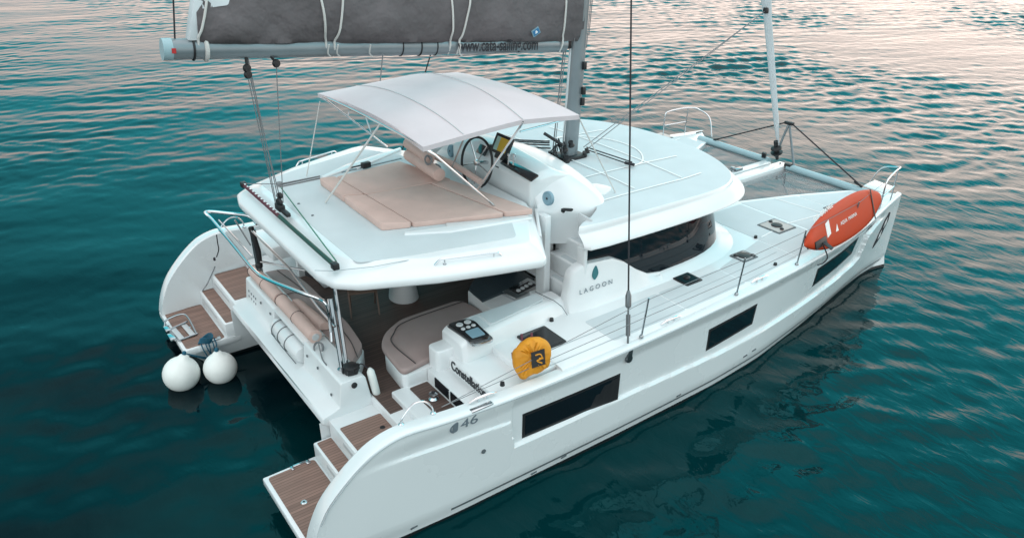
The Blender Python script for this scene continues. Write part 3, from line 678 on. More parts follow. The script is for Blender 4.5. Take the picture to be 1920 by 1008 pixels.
# galley bar with dark worktop and hob
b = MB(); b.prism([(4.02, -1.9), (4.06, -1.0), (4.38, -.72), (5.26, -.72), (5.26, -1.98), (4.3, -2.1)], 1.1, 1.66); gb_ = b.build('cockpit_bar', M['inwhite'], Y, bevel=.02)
b = MB(); b.prism([(4.04, -1.48), (4.08, -1.0), (4.38, -.74), (5.25, -.74), (5.25, -1.35)], 1.66, 1.70); b.build('worktop', M['counter'], gb_)
b = MB(); b.prism([(4.5, -1.78), (4.45, -1.45), (5.1, -1.30), (5.15, -1.72)], 1.64, 1.72); b.build('hob_surround', M['steel'], gb_, bevel=.006)
b = MB(); b.prism([(4.62, -1.68), (4.60, -1.53), (5.02, -1.42), (5.05, -1.60)], 1.72, 1.728); hb = b.build('hob', M['black'], gb_)
b = MB()
for k in range(4): b.lathe([(0, .02), (.035, .02), (.04, 0)], (4.68+.1*k, -1.60+.025*k, 1.728), (0, 0, 1), 12)
b.each('hob_knob', M['grey'], gb_)

# cockpit table on its pedestal
b = MB(); b.prism(rr([(2.62, .0), (2.62, 1.1), (4.3, 1.1), (4.3, .0)], .12), 1.79, 1.83); tabl = b.build('cockpit_table', M['grey'], Y, bevel=.01)
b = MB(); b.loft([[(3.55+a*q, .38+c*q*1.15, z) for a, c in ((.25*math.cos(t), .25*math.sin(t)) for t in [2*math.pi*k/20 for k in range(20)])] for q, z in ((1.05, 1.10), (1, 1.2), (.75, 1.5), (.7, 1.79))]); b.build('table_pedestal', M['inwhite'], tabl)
# port seating
b = MB(); b.prism([(2.5, 1.5), (2.5, 2.2), (4.9, 2.2), (4.9, 1.5)], 1.1, 1.42); b.build('cockpit_seat_base', M['gel'], Y, bevel=.03)

# ---- side stairs up to the flybridge (starboard) and the flared side panel carrying the emblem
def stair(s, text_on):
    b = MB()
    lv = [(4.80, 1.735), (5.06, 2.02), (5.24, 2.32), (5.44, 2.60)]
    for i, (x0, z) in enumerate(lv):
        y0, y1 = (-2.44, -1.72+.02*i); b.box(x0, 6.15, min(s*-y0, s*-y1), max(s*-y0, s*-y1), z-.3, z)
    b.box(5.27, 6.14, min(s*2.40, s*2.44), max(s*2.40, s*2.44), 1.68, 2.72); b.box(5.20, 5.262, min(s*2.445, s*2.64), max(s*2.445, s*2.64), 1.82, 2.73)
    b.box(5.45, 5.50, min(s*1.58, s*1.95), max(s*1.58, s*1.95), 1.1, 2.55)
    o = b.build('flybridge_stairs', M['gel'], Y, bevel=.02, seg=3)
    q = MB()
    for i, (x0, z) in enumerate(lv):
        y0, y1 = (-2.40, -1.92); q.prism(rr([(x0+.05, s*-y0), (x0+.05, s*-y1), (lv[i+1][0]-.04 if i < 3 else 6.1, s*-y1), (lv[i+1][0]-.04 if i < 3 else 6.1, s*-y0)], .03), z-.002, z+.004)
    q.each('tread', M['deck'], o)
    return o
st_ = stair(-1, True); stair(1, False)
def flare(s):
    # closed body: the bulging side panel aft of the salon window
    def ring(x):
        zt = lerp_t([(4.93, 1.95), (4.98, 2.32), (5.08, 2.44), (5.3, 2.47), (5.8, 2.42), (6.05, 2.29), (6.35, 2.06), (6.62, 1.90), (6.9, 1.85)], x)
        yb = lerp_t([(4.8, 2.58), (5.2, 2.70), (6.9, 2.72)], x); yt = yb-.06
        return [(x, s*2.40, DK-.02), (x, s*2.42, zt-.02), (x, s*(yt-.10), zt), (x, s*(yt-.02), zt-.01), (x, s*yt, zt-.05), (x, s*(yb-.02), DK+.12), (x, s*(yb+.04), DK-.02)]
    b = MB(); b.loft([ring(x) for x in (4.92, 4.94, 4.97, 5.0, 5.04, 5.15, 5.3, 5.5, 5.65, 5.8, 5.9, 6.05, 6.2, 6.35, 6.5, 6.62, 6.76, 6.9)])
    return b.build('cabin_side_panel', M['gel'], Y, bevel=0, ang=50)
fl = {s: flare(s) for s in (-1, 1)}
text('maker_lettering', 'L A G O O N', .115, M['glet'], fl[-1], (5.08, -2.682, 2.00), (1, -.02, 0), (0, .08, 1), .002, 1.05)
b = MB(); P = cr([(5.40, -2.668, 2.17), (5.35, -2.661, 2.24), (5.37, -2.652, 2.33), (5.43, -2.645, 2.40), (5.47, -2.652, 2.32), (5.47, -2.661, 2.24)], 4, True)
b.slab([p+Vector((0, -.006, 0)) for p in P][::-1], .008, n=(0, -1, 0)); b.build('maker_emblem', M['tealm'], fl[-1], flat=True)

# ---- salon coachroof: base sill, window band, roof visor
def outline(half_aft, yw_, xf, n=14, pw=2.6, x0=5.0):
    """plan of the cabin: straight sides, superelliptic front"""
    out = []; xs0 = xf-2.6
    out += [(6.15, -1.9), (6.15, -2.46), (x0+.02, -2.47), (x0, -half_aft)]; out.append(((x0+xs0)/2, -(half_aft+yw_)/2))
    for i in range(n*2+1):
        a = -math.pi/2+math.pi*i/(2*n)
        out.append((xs0+2.6*abs(math.cos(a))**(2/pw), yw_*math.copysign(abs(math.sin(a))**(2/pw), a)))
    out.append(((x0+xs0)/2, (half_aft+yw_)/2)); out += [(x0, half_aft), (x0+.02, 2.47), (6.15, 2.46), (6.15, 1.9)]; return out
def ringz(P, z): return [(x, y, z(x, y) if callable(z) else z) for x, y in P]
O = lambda dy, dx, x0=5.28: outline(2.60+dy, 2.64+dy, 9.40+dx, x0=x0, pw=3.4)
b = MB(); b.loft([ringz(O(.16, .32), DK-.01), ringz(O(.09, .2), DK+.04), ringz(O(.04, .08), 1.79), ringz(O(.0, 0), 1.83), ringz(O(-.12, -.1), 1.85)], cap0=False)
sill = b.build('cabin_sill', M['gel'], Y, ang=60)
b = MB(); b.loft([ringz(O(-.02, -.02), 1.8), ringz(O(-.06, -.12), 2.25), ringz(O(-.10, -.32), 2.74)]); wn = b.build('salon_window', M['glass'], Y, ang=60)
def roof_z(x, y): return 3.17-.012*y*y-.009*max(0, x-6)**2
b = MB()
OUT = [(6.05, -1.6), (6.02, -2.02), (5.90, -2.24), (5.55, -2.40), (5.26, -2.56), (5.14, -2.70), (5.2, -2.80), (5.5, -2.84), (6.5, -2.88), (7.5, -2.89), (8.2, -2.86), (8.7, -2.75), (9.1, -2.50), (9.4, -2.10), (9.62, -1.58), (9.78, -.9), (9.84, 0)]
OUT = OUT[:7]+[(v.x, v.y) for v in cr([(x, y, 0) for x, y in OUT[7:]], 3)]
OUT = OUT+[(x, -y) for x, y in OUT[-2::-1]]
def shrink(d, dx=1.0):
    cx, cy = 7.0, 0
    out = []
    for i, (x, y) in enumerate(OUT):
        j = min(i, len(OUT)-1-i); yy = y*(1-d*.36)
        if j < 6: yy = math.copysign(min(abs(y), max(abs(yy), abs(y)-.0)), y) if j < 3 else y*(1-d*.36*(j-2)/4)
        out.append((min(6.05, x+1.6*max(0, d-.228)) if x < 6.04 else 6.05+(x-6.05)*(1-d*.22), yy))
    return out
rg = [ringz(shrink(.16), 2.765), ringz(shrink(.05), 2.77), ringz(shrink(.022), 2.775), ringz(shrink(.012), 2.79), ringz(shrink(.018), 2.815), ringz(shrink(.04), 2.845), ringz(shrink(.10), 2.90), ringz(shrink(.17), 2.945), ringz(shrink(.21), 2.975), ringz(shrink(.216), 2.965), ringz(shrink(.222), 2.975), ringz(shrink(.226), 3.01), ringz(shrink(.235), lambda x, y: roof_z(x, y)-.018), ringz(shrink(.25), lambda x, y: roof_z(x, y))]
n0 = len(OUT)
b.loft(rg, cap1=False)
rg2 = [rg[-1]]+[ringz(shrink(d), lambda x, y: roof_z(x, y)) for d in (.4, .6, .9, 1.3, 2.0)]
b.loft(rg2, 1, cap0=False)
rf = b.build('coachroof', [M['gel'], M['deck']], Y, ang=42)
ln = MB()
def rl(P, wd=.028): ln.ribbon([(x, y, roof_z(x, y)+.012) for x, y in P], wd, .006)
rl([(6.9, y) for y in np.arange(-1.9, 2.0, .2)]); rl([(8.0, y) for y in np.arange(-1.95, 2, .2)])
rl([(x, -1.05) for x in np.arange(6.2, 9.0, .2)]); rl([(x, 1.05) for x in np.arange(6.2, 9.0, .2)]); rl([(x, -2.0+.12*max(0, x-8)) for x in np.arange(5.9, 8.6, .2)])
rl([(v.x, v.y) for v in cr([(7.6, -1.1, 0), (8.0, -.95, 0), (8.35, -.5, 0), (8.45, 0, 0), (8.35, .5, 0), (8.0, .95, 0), (7.6, 1.1, 0)], 6)])
ln.build('roof_border_line', M['line'], rf, flat=True)
b = MB(); b.prism(rr([(6.05, -1.5), (6.25, -1.85), (6.6, -1.7), (6.45, -1.35)], .12), 3.08, lambda x, y: roof_z(x, y)+.03); b.build('roof_hatch', M['line'], rf, bevel=.01)

# ---- flybridge: hardtop over the cockpit, well, coamings, helm console
HT = [(1.27, 0), (1.27, -1.62), (1.36, -1.98), (1.62, -2.22), (2.6, -2.66), (3.4, -2.92), (4.02, -3.10), (4.12, -3.06), (4.92, -1.72)]
HTf = HT+[(4.92, 1.72), (4.12, 3.06), (4.02, 3.10)]+[(x, -y) for x, y in HT[1:6][::-1]]
HTf = rr(HTf, .05, 2)
def hin(d):
    out = []; 
    for x, y in HTf:
        k = 1-d/3.0*1.0; out.append((1.27+(x-1.27)*(1-d*.02)+d*(1 if x < 1.7 else .25)*(1-min(1, max(0, x-1.7)/2.0)), y*k))
    return out
b = MB()
rg = [ringz(hin(.25), 2.95), ringz(hin(.03), 2.955), ringz(hin(.0), 2.975), ringz(hin(-.006), 3.00), ringz(hin(-.002), 3.06), ringz(hin(.02), 3.085), ringz(hin(.09), 3.125), ringz(hin(.22), 3.17), ringz(hin(.32), 3.195), ringz(hin(.34), 3.215), ringz(hin(.38), 3.22)]
b.loft(rg); ht = b.build('hardtop', M['gel'], Y, ang=60)
nonskid([(1.75, -1.9), (1.75, 1.9), (2.5, 2.15), (4.0, 2.5), (4.4, 1.75), (4.4, -1.75), (4.0, -2.5), (2.5, -2.15)], ht, 3.22, name='roof_nonskid', r=.1)
b = MB(); b.ribbon([at(*p, z=3.205) for p in ((590, 507), (625, 508), (700, 500), (780, 485), (840, 475), (890, 469))], .012, .006); b.build('roof_joint', M['greyline'], ht, flat=True)
b = MB()
for p in ((560, 382), (586, 404)): b.lathe([(0, .012), (.02, .01), (.022, 0)], at(*p, z=3.225), (0, 0, 1), 10)
b.each('pad_eye', M['seam'], ht)
def grab(P, r, par, name='handrail', mt='steel', foot=True):
    q = MB(); q.tube(cr(P, 5), r, 8); return q.build(name, M[mt], par)
for s in (-1, 1):
    q = MB(); A = Vector((2.68, s*2.50, 3.16)); B = Vector((3.52, s*2.76, 3.14)); u = Vector((0, 0, .075)); d = (B-A)
    q.tube(cr([A-d*.06, A+d*.02+u*.9, A+d*.12+u, A+d*.5+u, A+d*.88+u, A+d*.98+u*.9, B+d*.06], 4), .014, 8)
    for t in (.1, .9): q.tube([A+d*t, A+d*t+u], .012, 6); q.lathe([(.03, 0), (.03, .012), (.012, .02)], A+d*t-Vector((0, 0, .01)), (0, 0, 1), 10)
    q.build('handrail', M['steel'], ht)
# rim steps beside the sun pad
for s in (-1, 1):
    q = MB(); q.prism([(2.75, s*1.42), (3.35, s*1.62), (3.40, s*1.50), (4.55, s*2.02), (4.58, s*2.12), (3.3, s*1.82), (2.7, s*1.50)], 3.21, 3.255); q.build('pad_rim', M['gel'], ht, bevel=.02)
# port track with clutch and slide
b = MB(); A = at(640, 320, z=3.26); B = at(752, 294, z=3.26); d = (B-A).normalized(); sd = d.cross(Vector((0, 0, 1)))
b.obox((A+B)/2-Vector((0, 0, .03)), (B-A)/2, sd*.02, (0, 0, .008)); trk = b.build('sheet_track', M['alu'], Y)
b = MB(); b.obox(at(686, 309, z=3.30), d*.08, sd*.05, (0, 0, .05)); b.obox(at(672, 311, z=3.31), d*.14, sd*.015, (0, 0, .012)); b.build('track_slide', M['black'], trk, bevel=.01)
b = MB()
for k in (0, 1): b.tube([at(525, 346+4*k, z=3.235), at(600, 330+4*k, z=3.235)], .012, 6)
b.each('sheet', M['greyrope'], ht)
# roof end plate at the stairs with amber plate and pillar
b = MB(); b.slab([(4.94, -1.76, 3.20), (4.46, -2.50, 3.12), (4.56, -2.40, 2.93), (4.97, -1.76, 2.86)], .05, n=(.8, -.6, .15))
ep = b.build('roof_end_plate', M['gel'], ht, bevel=.012)
b = MB(); c = at(1003, 413, z=3.02); 
b = MB(); b.box(4.88, 5.00, -2.04, -1.80, 1.62, 3.15); pl_ = b.build('stair_pillar', M['gel'], Y, bevel=.02)
b = MB(); b.box(4.90, 5.06, 1.70, 1.93, 1.62, 3.19); b.build('stair_pillar', M['gel'], Y, bevel=.02)

def coaming_ring(dz, off, z):
    pass
# well floor and aft wall
b = MB(); b.box(4.55, 5.45, -1.7, 1.7, 2.62, 2.70); b.build('flybridge_floor', M['deck'], Y)
# forward coaming: smooth rounded body round the well
CO = [(5.02, -1.66), (5.30, -1.86), (5.72, -2.10), (6.12, -2.08), (6.40, -1.62), (6.54, -1.0), (6.62, 0)]
CO = CO+[(x, -y) for x, y in CO[-2::-1]]
CI = [(5.02, 1.45), (5.12, .8), (5.14, .1), (5.14, -.8), (5.08, -1.3), (5.02, -1.60)]
base = [(v.x, v.y) for v in cr([(x, y, 0) for x, y in CO], 5)]
inner = [(5.04, 1.62), (5.08, 1.2), (5.12, .6), (5.14, 0), (5.14, -.5), (5.14, -1.0), (5.10, -1.4), (5.05, -1.62)]
ringP = base+inner
def cring(k, z, dx=0):
    cx, cy = 5.5, 0
    out = []
    for i, (x, y) in enumerate(ringP):
        if i < len(base): out.append((cx+(x-cx)*(1-k)-0*dx, y*(1-k*.55)))
        else: out.append((x+.06*k*3, y*(1-k*.55)))
    return out
def cz(z): return lambda x, y: z+.12*(1-min(1, (y+.3)**2/1.7))*max(0, (z-3.1))/.4
b = MB(); b.loft([ringz(cring(.05, 0), 2.50), ringz(cring(.045, 0), 2.8), ringz(cring(.025, 0), 2.95), ringz(cring(0.005, 0), 3.04), ringz(cring(.02, 0), 3.09), ringz(cring(.05, 0), 3.135), ringz(cring(.09, 0), cz(3.185)), ringz(cring(.16, 0), cz(3.255)), ringz(cring(.25, 0), cz(3.33)), ringz(cring(.36, 0), cz(3.40)), ringz(cring(.5, 0), cz(3.455)), ringz(cring(.68, 0), cz(3.495)), ringz(cring(.86, 0), cz(3.51))])
co = b.build('flybridge_coaming', M['gel'], Y, ang=55)
for s in (-1, 1):
    q = MB(); c = at(1027, 372, x=5.08) if s < 0 else at(845, 283, x=5.06)
    q.lathe([(0, .012), (.045, .02), (.07, .01), (.10, .022), (.115, .008), (.115, -.03)], c, (-1, .12*s, .12), 20)
    q.lathe([(0, .025), (.02, .022)], c, (-1, .12*s, .12), 10, 1); q.build('speaker', [M['spk'], M['black']], co)
# helm console
b = MB()
def con(y, zt): return [(5.0, y, 2.72), (4.98, y, 3.52), (5.03, y, 3.60), (5.22, y, zt), (5.45, y, zt+.02), (5.8, y, 3.5), (6.2, y, 3.3), (6.2, y, 2.8)]
b.loft([con(y, z) for y, z in ((-1.5, 3.55), (-1.42, 3.63), (-1.2, 3.68), (-.5, 3.74), (.2, 3.76), (.72, 3.72), (.85, 3.62))])
hc = b.build('helm_console', M['gel'], Y, bevel=.03, seg=3, ang=50)
b = MB(); b.slab([at(950, 296, z=3.70), at(938, 304, z=3.66), at(996, 338, z=3.62), at(1010, 328, z=3.67)], .03, n=(0, 0, 1))
sw = b.build('switch_panel', M['blackp'], hc, bevel=.006)
b = MB(); c = at(953, 303, z=3.74)
for k in range(2): b.tube([c+Vector((.05*k, -.07*k, -.05)), c+Vector((.05*k+.02, -.07*k, .10))], .014, 8); b.lathe([(0, .05), (.03, .04), (.03, 0)], c+Vector((.05*k+.02, -.07*k, .09)), (0, 0, 1), 10)
b.each('engine_throttle', M['steel'], hc)
# chart plotter
pc = at(942, 272, x=5.12); nrm = Vector((-.88, -.14, .45)).normalized(); ux = Vector((.0, -1, 0)); ux = (ux-nrm*ux.dot(nrm)).normalized(); uy = nrm.cross(ux); uy = uy if uy.z > 0 else -uy
b = MB(); b.obox(pc, ux*.20, uy*.165, nrm*.03); b.obox(pc-uy*.18-nrm*.08, ux*.12, uy*.06, nrm*.05); cp_ = b.build('chart_plotter', M['black'], Y, bevel=.012)
b = MB(); b.obox(pc+nrm*.031+ux*.045, ux*.10, uy*.115, nrm*.002); b.build('plotter_screen', M['screen'], cp_)
b = MB(); b.obox(pc+nrm*.031-ux*.10, ux*.045, uy*.115, nrm*.002); b.build('plotter_sidebar', M['screen2'], cp_)
b = MB(); c = at(905, 281, x=5.03)
b.obox(c, (.0, .12, 0), (.05, 0, .07), (.02, 0, -.012)); b.build('instrument_display', M['blackp'], hc, bevel=.01)
b = MB(); b.obox(at(865, 264, x=5.2), (0, .16, 0), (.05, 0, 0), (0, 0, .05)); b.lathe([(0, .07), (.045, .06), (.05, 0)], at(920, 274, x=5.15)-Vector((0, 0, .04)), (0, 0, 1), 12)
b.obox(at(905, 264, x=5.3), (0, .13, 0), (.05, 0, 0), (0, 0, .045)); b.each('winch', M['black'], hc, bevel=.015)
b = MB(); b.obox(at(932, 317, x=4.99), (.004, 0, 0), (0, .05, 0), (0, 0, .05)); b.build('start_panel', M['black'], hc)
# steering wheel
wc = Vector((4.76, -.29, 3.58)); wn_ = Vector((-.97, -.05, .22)).normalized(); wu = Vector((0, 1, 0)); wu = (wu-wn_*wu.dot(wn_)).normalized(); wv = wn_.cross(wu)
b = MB(); b.tube([wc+(wu*math.cos(t)+wv*math.sin(t))*.42 for t in [2*math.pi*k/40 for k in range(40)]], .022, 8, closed=True)
whl = b.build('steering_wheel', M['black'], Y)
b = MB()
for k in range(5): t = .4+2*math.pi*k/5; b.tube([wc, wc+(wu*math.cos(t)+wv*math.sin(t))*.41], .010, 6)
b.lathe([(0, .04), (.05, .03), (.055, -.03)], wc, wn_, 12); b.tube([wc, wc-wn_*.25], .03, 8); b.build('wheel_spoke', M['steel'], whl)

# ---- bimini awning over the helm
def bz(x, y):
    e = lerp_t([(2.93, 4.60), (3.62, 4.62), (4.65, 4.66), (5.70, 4.58)], x)
    c = lerp_t([(2.93, .03), (3.2, .13), (3.62, .20), (4.15, .26), (4.65, .26), (5.2, .20), (5.70, .09)], x)
    return e+c*(1-abs(y/1.80)**2.2)
def bedge(x): return 1.80-.05*math.sin(math.pi*(x-2.93)/2.77*1.0)
b = MB(); nx_, ny_ = 36, 28
top = [[(2.93+2.77*i/nx_, bedge(2.93+2.77*i/nx_)*(2*j/ny_-1), 0) for j in range(ny_+1)] for i in range(nx_+1)]
top = [[(x+(.09*(1-(y/1.8)**2) if x < 2.95 else 0), y, bz(x, y)+.006*math.sin(9*x+4*y)*(1-abs(y)/1.9)) for x, y, z in r] for r in top]
b.grid(lambda u, v: top[round(u*nx_)][round(v*ny_)], nx_, ny_)
b.grid(lambda u, v: tuple(Vector(top[round(u*nx_)][round((1-v)*ny_)])-Vector((0, 0, .012))), nx_, ny_)
def hem(line, dz=.07):
    b.loft([[Vector(p), Vector(p)-Vector((0, 0, dz)), Vector(p)-Vector((0, 0, dz))+Vector((.002, .002, 0)), Vector(p)+Vector((.002, .002, 0))] for p in line])
for ln_ in ([r[0] for r in top], [r[-1] for r in top], top[0], top[-1]): hem(ln_)
bm_ = MB(); bmn = b.build('bimini', M['canvas'], Y, ang=40)
q = MB()
for xs_ in (3.62, 4.65):
    for dx in (0,): q.ribbon([(xs_+dx, y, bz(xs_+dx, y)+.006) for y in np.linspace(-1.75, 1.75, 24)], .014, .006)
q.build('seam', M['grey'], bmn, flat=True)
fr = MB()
for xs_ in (2.96, 3.62, 4.65, 5.67):
    fr.tube([(xs_, y, bz(xs_, y)-.035) for y in np.linspace(-1.76, 1.76, 20)], .016, 8)
for s in (-1, 1):
    hub = Vector((3.95, s*1.98, 3.30)) if s > 0 else Vector((3.45, -1.95, 3.30))
    e = lambda x: Vector((x, s*1.76, bz(x, s*1.76)-.04))
    if s < 0:
        f0 = Vector(at(930, 389, z=3.27)); fr.tube([f0, Vector(at(815, 290, y=-1.72))], .018, 8); fr.tube([Vector(at(815, 290, y=-1.72)), e(2.96)], .018, 8)
        f1 = Vector(at(893, 359, z=3.42)); fr.tube([f1, e(4.65)], .018, 8)
        fr.tube([Vector(at(975, 247, y=-1.74)), e(5.67)], .016, 8)
        fr.tube([Vector(at(845, 319, z=3.5)), e(3.62)], .014, 8)
    else:
        f0 = Vector(at(726, 275, z=3.25)); fr.tube([f0, e(2.96)], .016, 8)
        mid = f0.lerp(e(2.96), .62); fr.tube([mid, e(3.62)], .013, 8); fr.tube([f0+Vector((.9, 0, .1)), e(4.65)], .018, 8); fr.tube([f0+Vector((.9, 0, .1)).lerp(Vector((0, 0, 0)), .2), e(5.67)], .016, 8)
        mid2 = f0.lerp(e(2.96), .25); fr.tube([mid2, e(3.62)], .013, 8)
fro = fr.build('bimini_frame', M['steel'], bmn)
st2 = MB()
st2.tube([Vector(at(600, 190, y=1.74)), Vector(at(575, 330, z=3.24))], .010, 6)
st2.tube([Vector(at(712, 234, x=2.97)), Vector(at(610, 380, z=3.24))], .016, 6)
st2.tube([Vector(at(1082, 214, y=-1.76)), Vector(at(1154, 361, z=3.13))], .012, 6)
st2.each('awning_strap', M['rope'], bmn)

b = MB(); b.slab([at(1086, 398, x=5.38), at(1111, 411, x=5.46), at(1111, 440, x=5.46), at(1085, 432, x=5.38)], .03); gt = b.build('stair_gate', M['grey'], Y, bevel=.008)
b = MB(); c = at(1064, 393, x=5.36); b.obox(c, (.05, -.05, 0), (.018, .018, 0), (0, 0, .02)); b.obox(c+Vector((-.05, .05, -.02)), (.02, 0, 0), (0, .03, 0), (0, 0, .03)); b.lathe([(0, .03), (.02, .03), (.022, 0)], c+Vector((.05, -.05, -.01)), (0, 0, 1), 10); b.build('winch_handle', M['black'], Y, bevel=.008)
b = MB(); b.slab([at(996, 413, z=3.06), at(1007, 410, z=3.06), at(1008, 415, z=3.03), at(997, 418, z=3.03)], .02); b.build('builder_plate', M['gold'], Y, flat=True)

b = MB(); c = at(813, 748, z=1.205); b.lathe([(.075, 0), (.075, .02), (.05, .05), (.055, .09), (.065, .10), (.03, .115), (0, .115)], c, (0, 0, 1), 18); b.lathe([(0, .02), (.028, .015), (.028, 0)], c+Vector((0, 0, .115)), (0, 0, 1), 10, 1)
b.build('stern_winch', [M['steel'], M['black']], Y)
# ------------------------------------------------------------------ rig
def mast():
    b = MB(); A = Vector((7.02, 0, 3.15)); B = Vector((7.95, -.02, 19.2))
    ov = lambda c, k: [c+Vector((.165*k*math.cos(t), .115*k*math.sin(t), 0)) for t in [2*math.pi*i/20 for i in range(20)]]
    b.loft([ov(A.lerp(B, t), 1) for t in (0, .1, .2, .4, .7, 1)]); o = b.build('mast', M['alu'], Y)
    q = MB(); q.prism(rr([(6.74, -.22), (7.26, -.22), (7.26, .22), (6.74, .22)], .08), 3.12, 3.21); q.build('mast_step', M['black'], o, bevel=.01)
    tr = MB(); d = Vector((-.168, 0, 0)); tr.obox(A.lerp(B, .5)+d, (.012, 0, 0), (0, .02, 0), (B-A)/2*.98); tr.build('mast_track', M['gel'], o)
    h = MB()
    for dx, dy, r_ in ((-.30, .05, .008), (-.33, -.03, .008), (-.25, .12, .007), (-.22, -.12, .007)):
        h.tube([A+Vector((dx-.06, dy, .15)), A.lerp(B, .14)+Vector((dx*.85, dy, 0)), A.lerp(B, .5)+Vector((dx*.6, dy, 0))], r_, 5)
    h.tube([A+Vector((.22, -.12, 2.0)), A.lerp(B, .6)+Vector((.24, -.1, 0))], .008, 5); h.tube([A+Vector((.30, -.08, 2.2)), A.lerp(B, .6)+Vector((.34, -.06, 0))], .008, 5)
    h.each('halyard', M['greyrope'], o)
    k = MB()
    for z_, y_ in ((1.25, -.14), (1.7, -.14), (1.05, -.12)): k.obox(A+Vector((.17, y_, z_)), (.035, 0, 0), (0, .03, 0), (.0, 0, .07))
    k.each('cam_cleat', M['black'], o, bevel=.008)
    ww = MB()
    for dx, dy, z_, q_ in ((-.25, -.22, .02, .07), (-.40, -.05, .02, .07), (-.32, .18, .02, .06), (-.2, -.1, .18, .07), (-.12, -.20, .28, .06), (.22, -.18, .02, .05), (.34, -.12, .03, .05)):
        c = A+Vector((dx, dy, z_)); ww.lathe([(0, .10), (q_*.8, .10), (q_*.7, .05), (q_, .02), (q_, 0)], c, (rnd.uniform(-.4, .4), rnd.uniform(-.4, .4), 1), 10)
    ww.tube([A+Vector((-.25, -.1, .3)), A+Vector((-.52, .12, .52))], .03, 8)
    for i in range(10):
        a = rnd.uniform(0, 6.28); c = A+Vector((-.28+.15*math.cos(a), .12*math.sin(a)-.05, .1)); ww.tube(cr([c, c+Vector((rnd.uniform(-.1, .1), rnd.uniform(-.1, .1), rnd.uniform(.1, .3))), c+Vector((rnd.uniform(-.15, .15), rnd.uniform(-.15, .15), .02))], 4), .010, 5)
    ww.each('mast_base_block', M['black'], o)
    l = MB()
    for i, (x0, y0, x1, y1) in enumerate(((1030, 268, 870, 262), (1030, 272, 870, 266), (1032, 278, 870, 272), (1030, 265, 955, 262))): l.tube([at(x0, y0, z=3.24), at(x1, y1, z=3.60)], .014, 6)
    l.each('control_line', M['blackrope'], o)
    f2 = MB(); f2.tube([at(1100, 276, z=3.25), at(1185, 304, z=3.19)], .012, 6); f2.tube([at(1104, 282, z=3.25), at(1180, 308, z=3.19)], .012, 6); f2.tube([at(1172, 305, z=3.2), at(1189, 309, z=3.2)], .03, 6); f2.each('tack_line', M['blackrope'], o)
    return o
mst = mast()
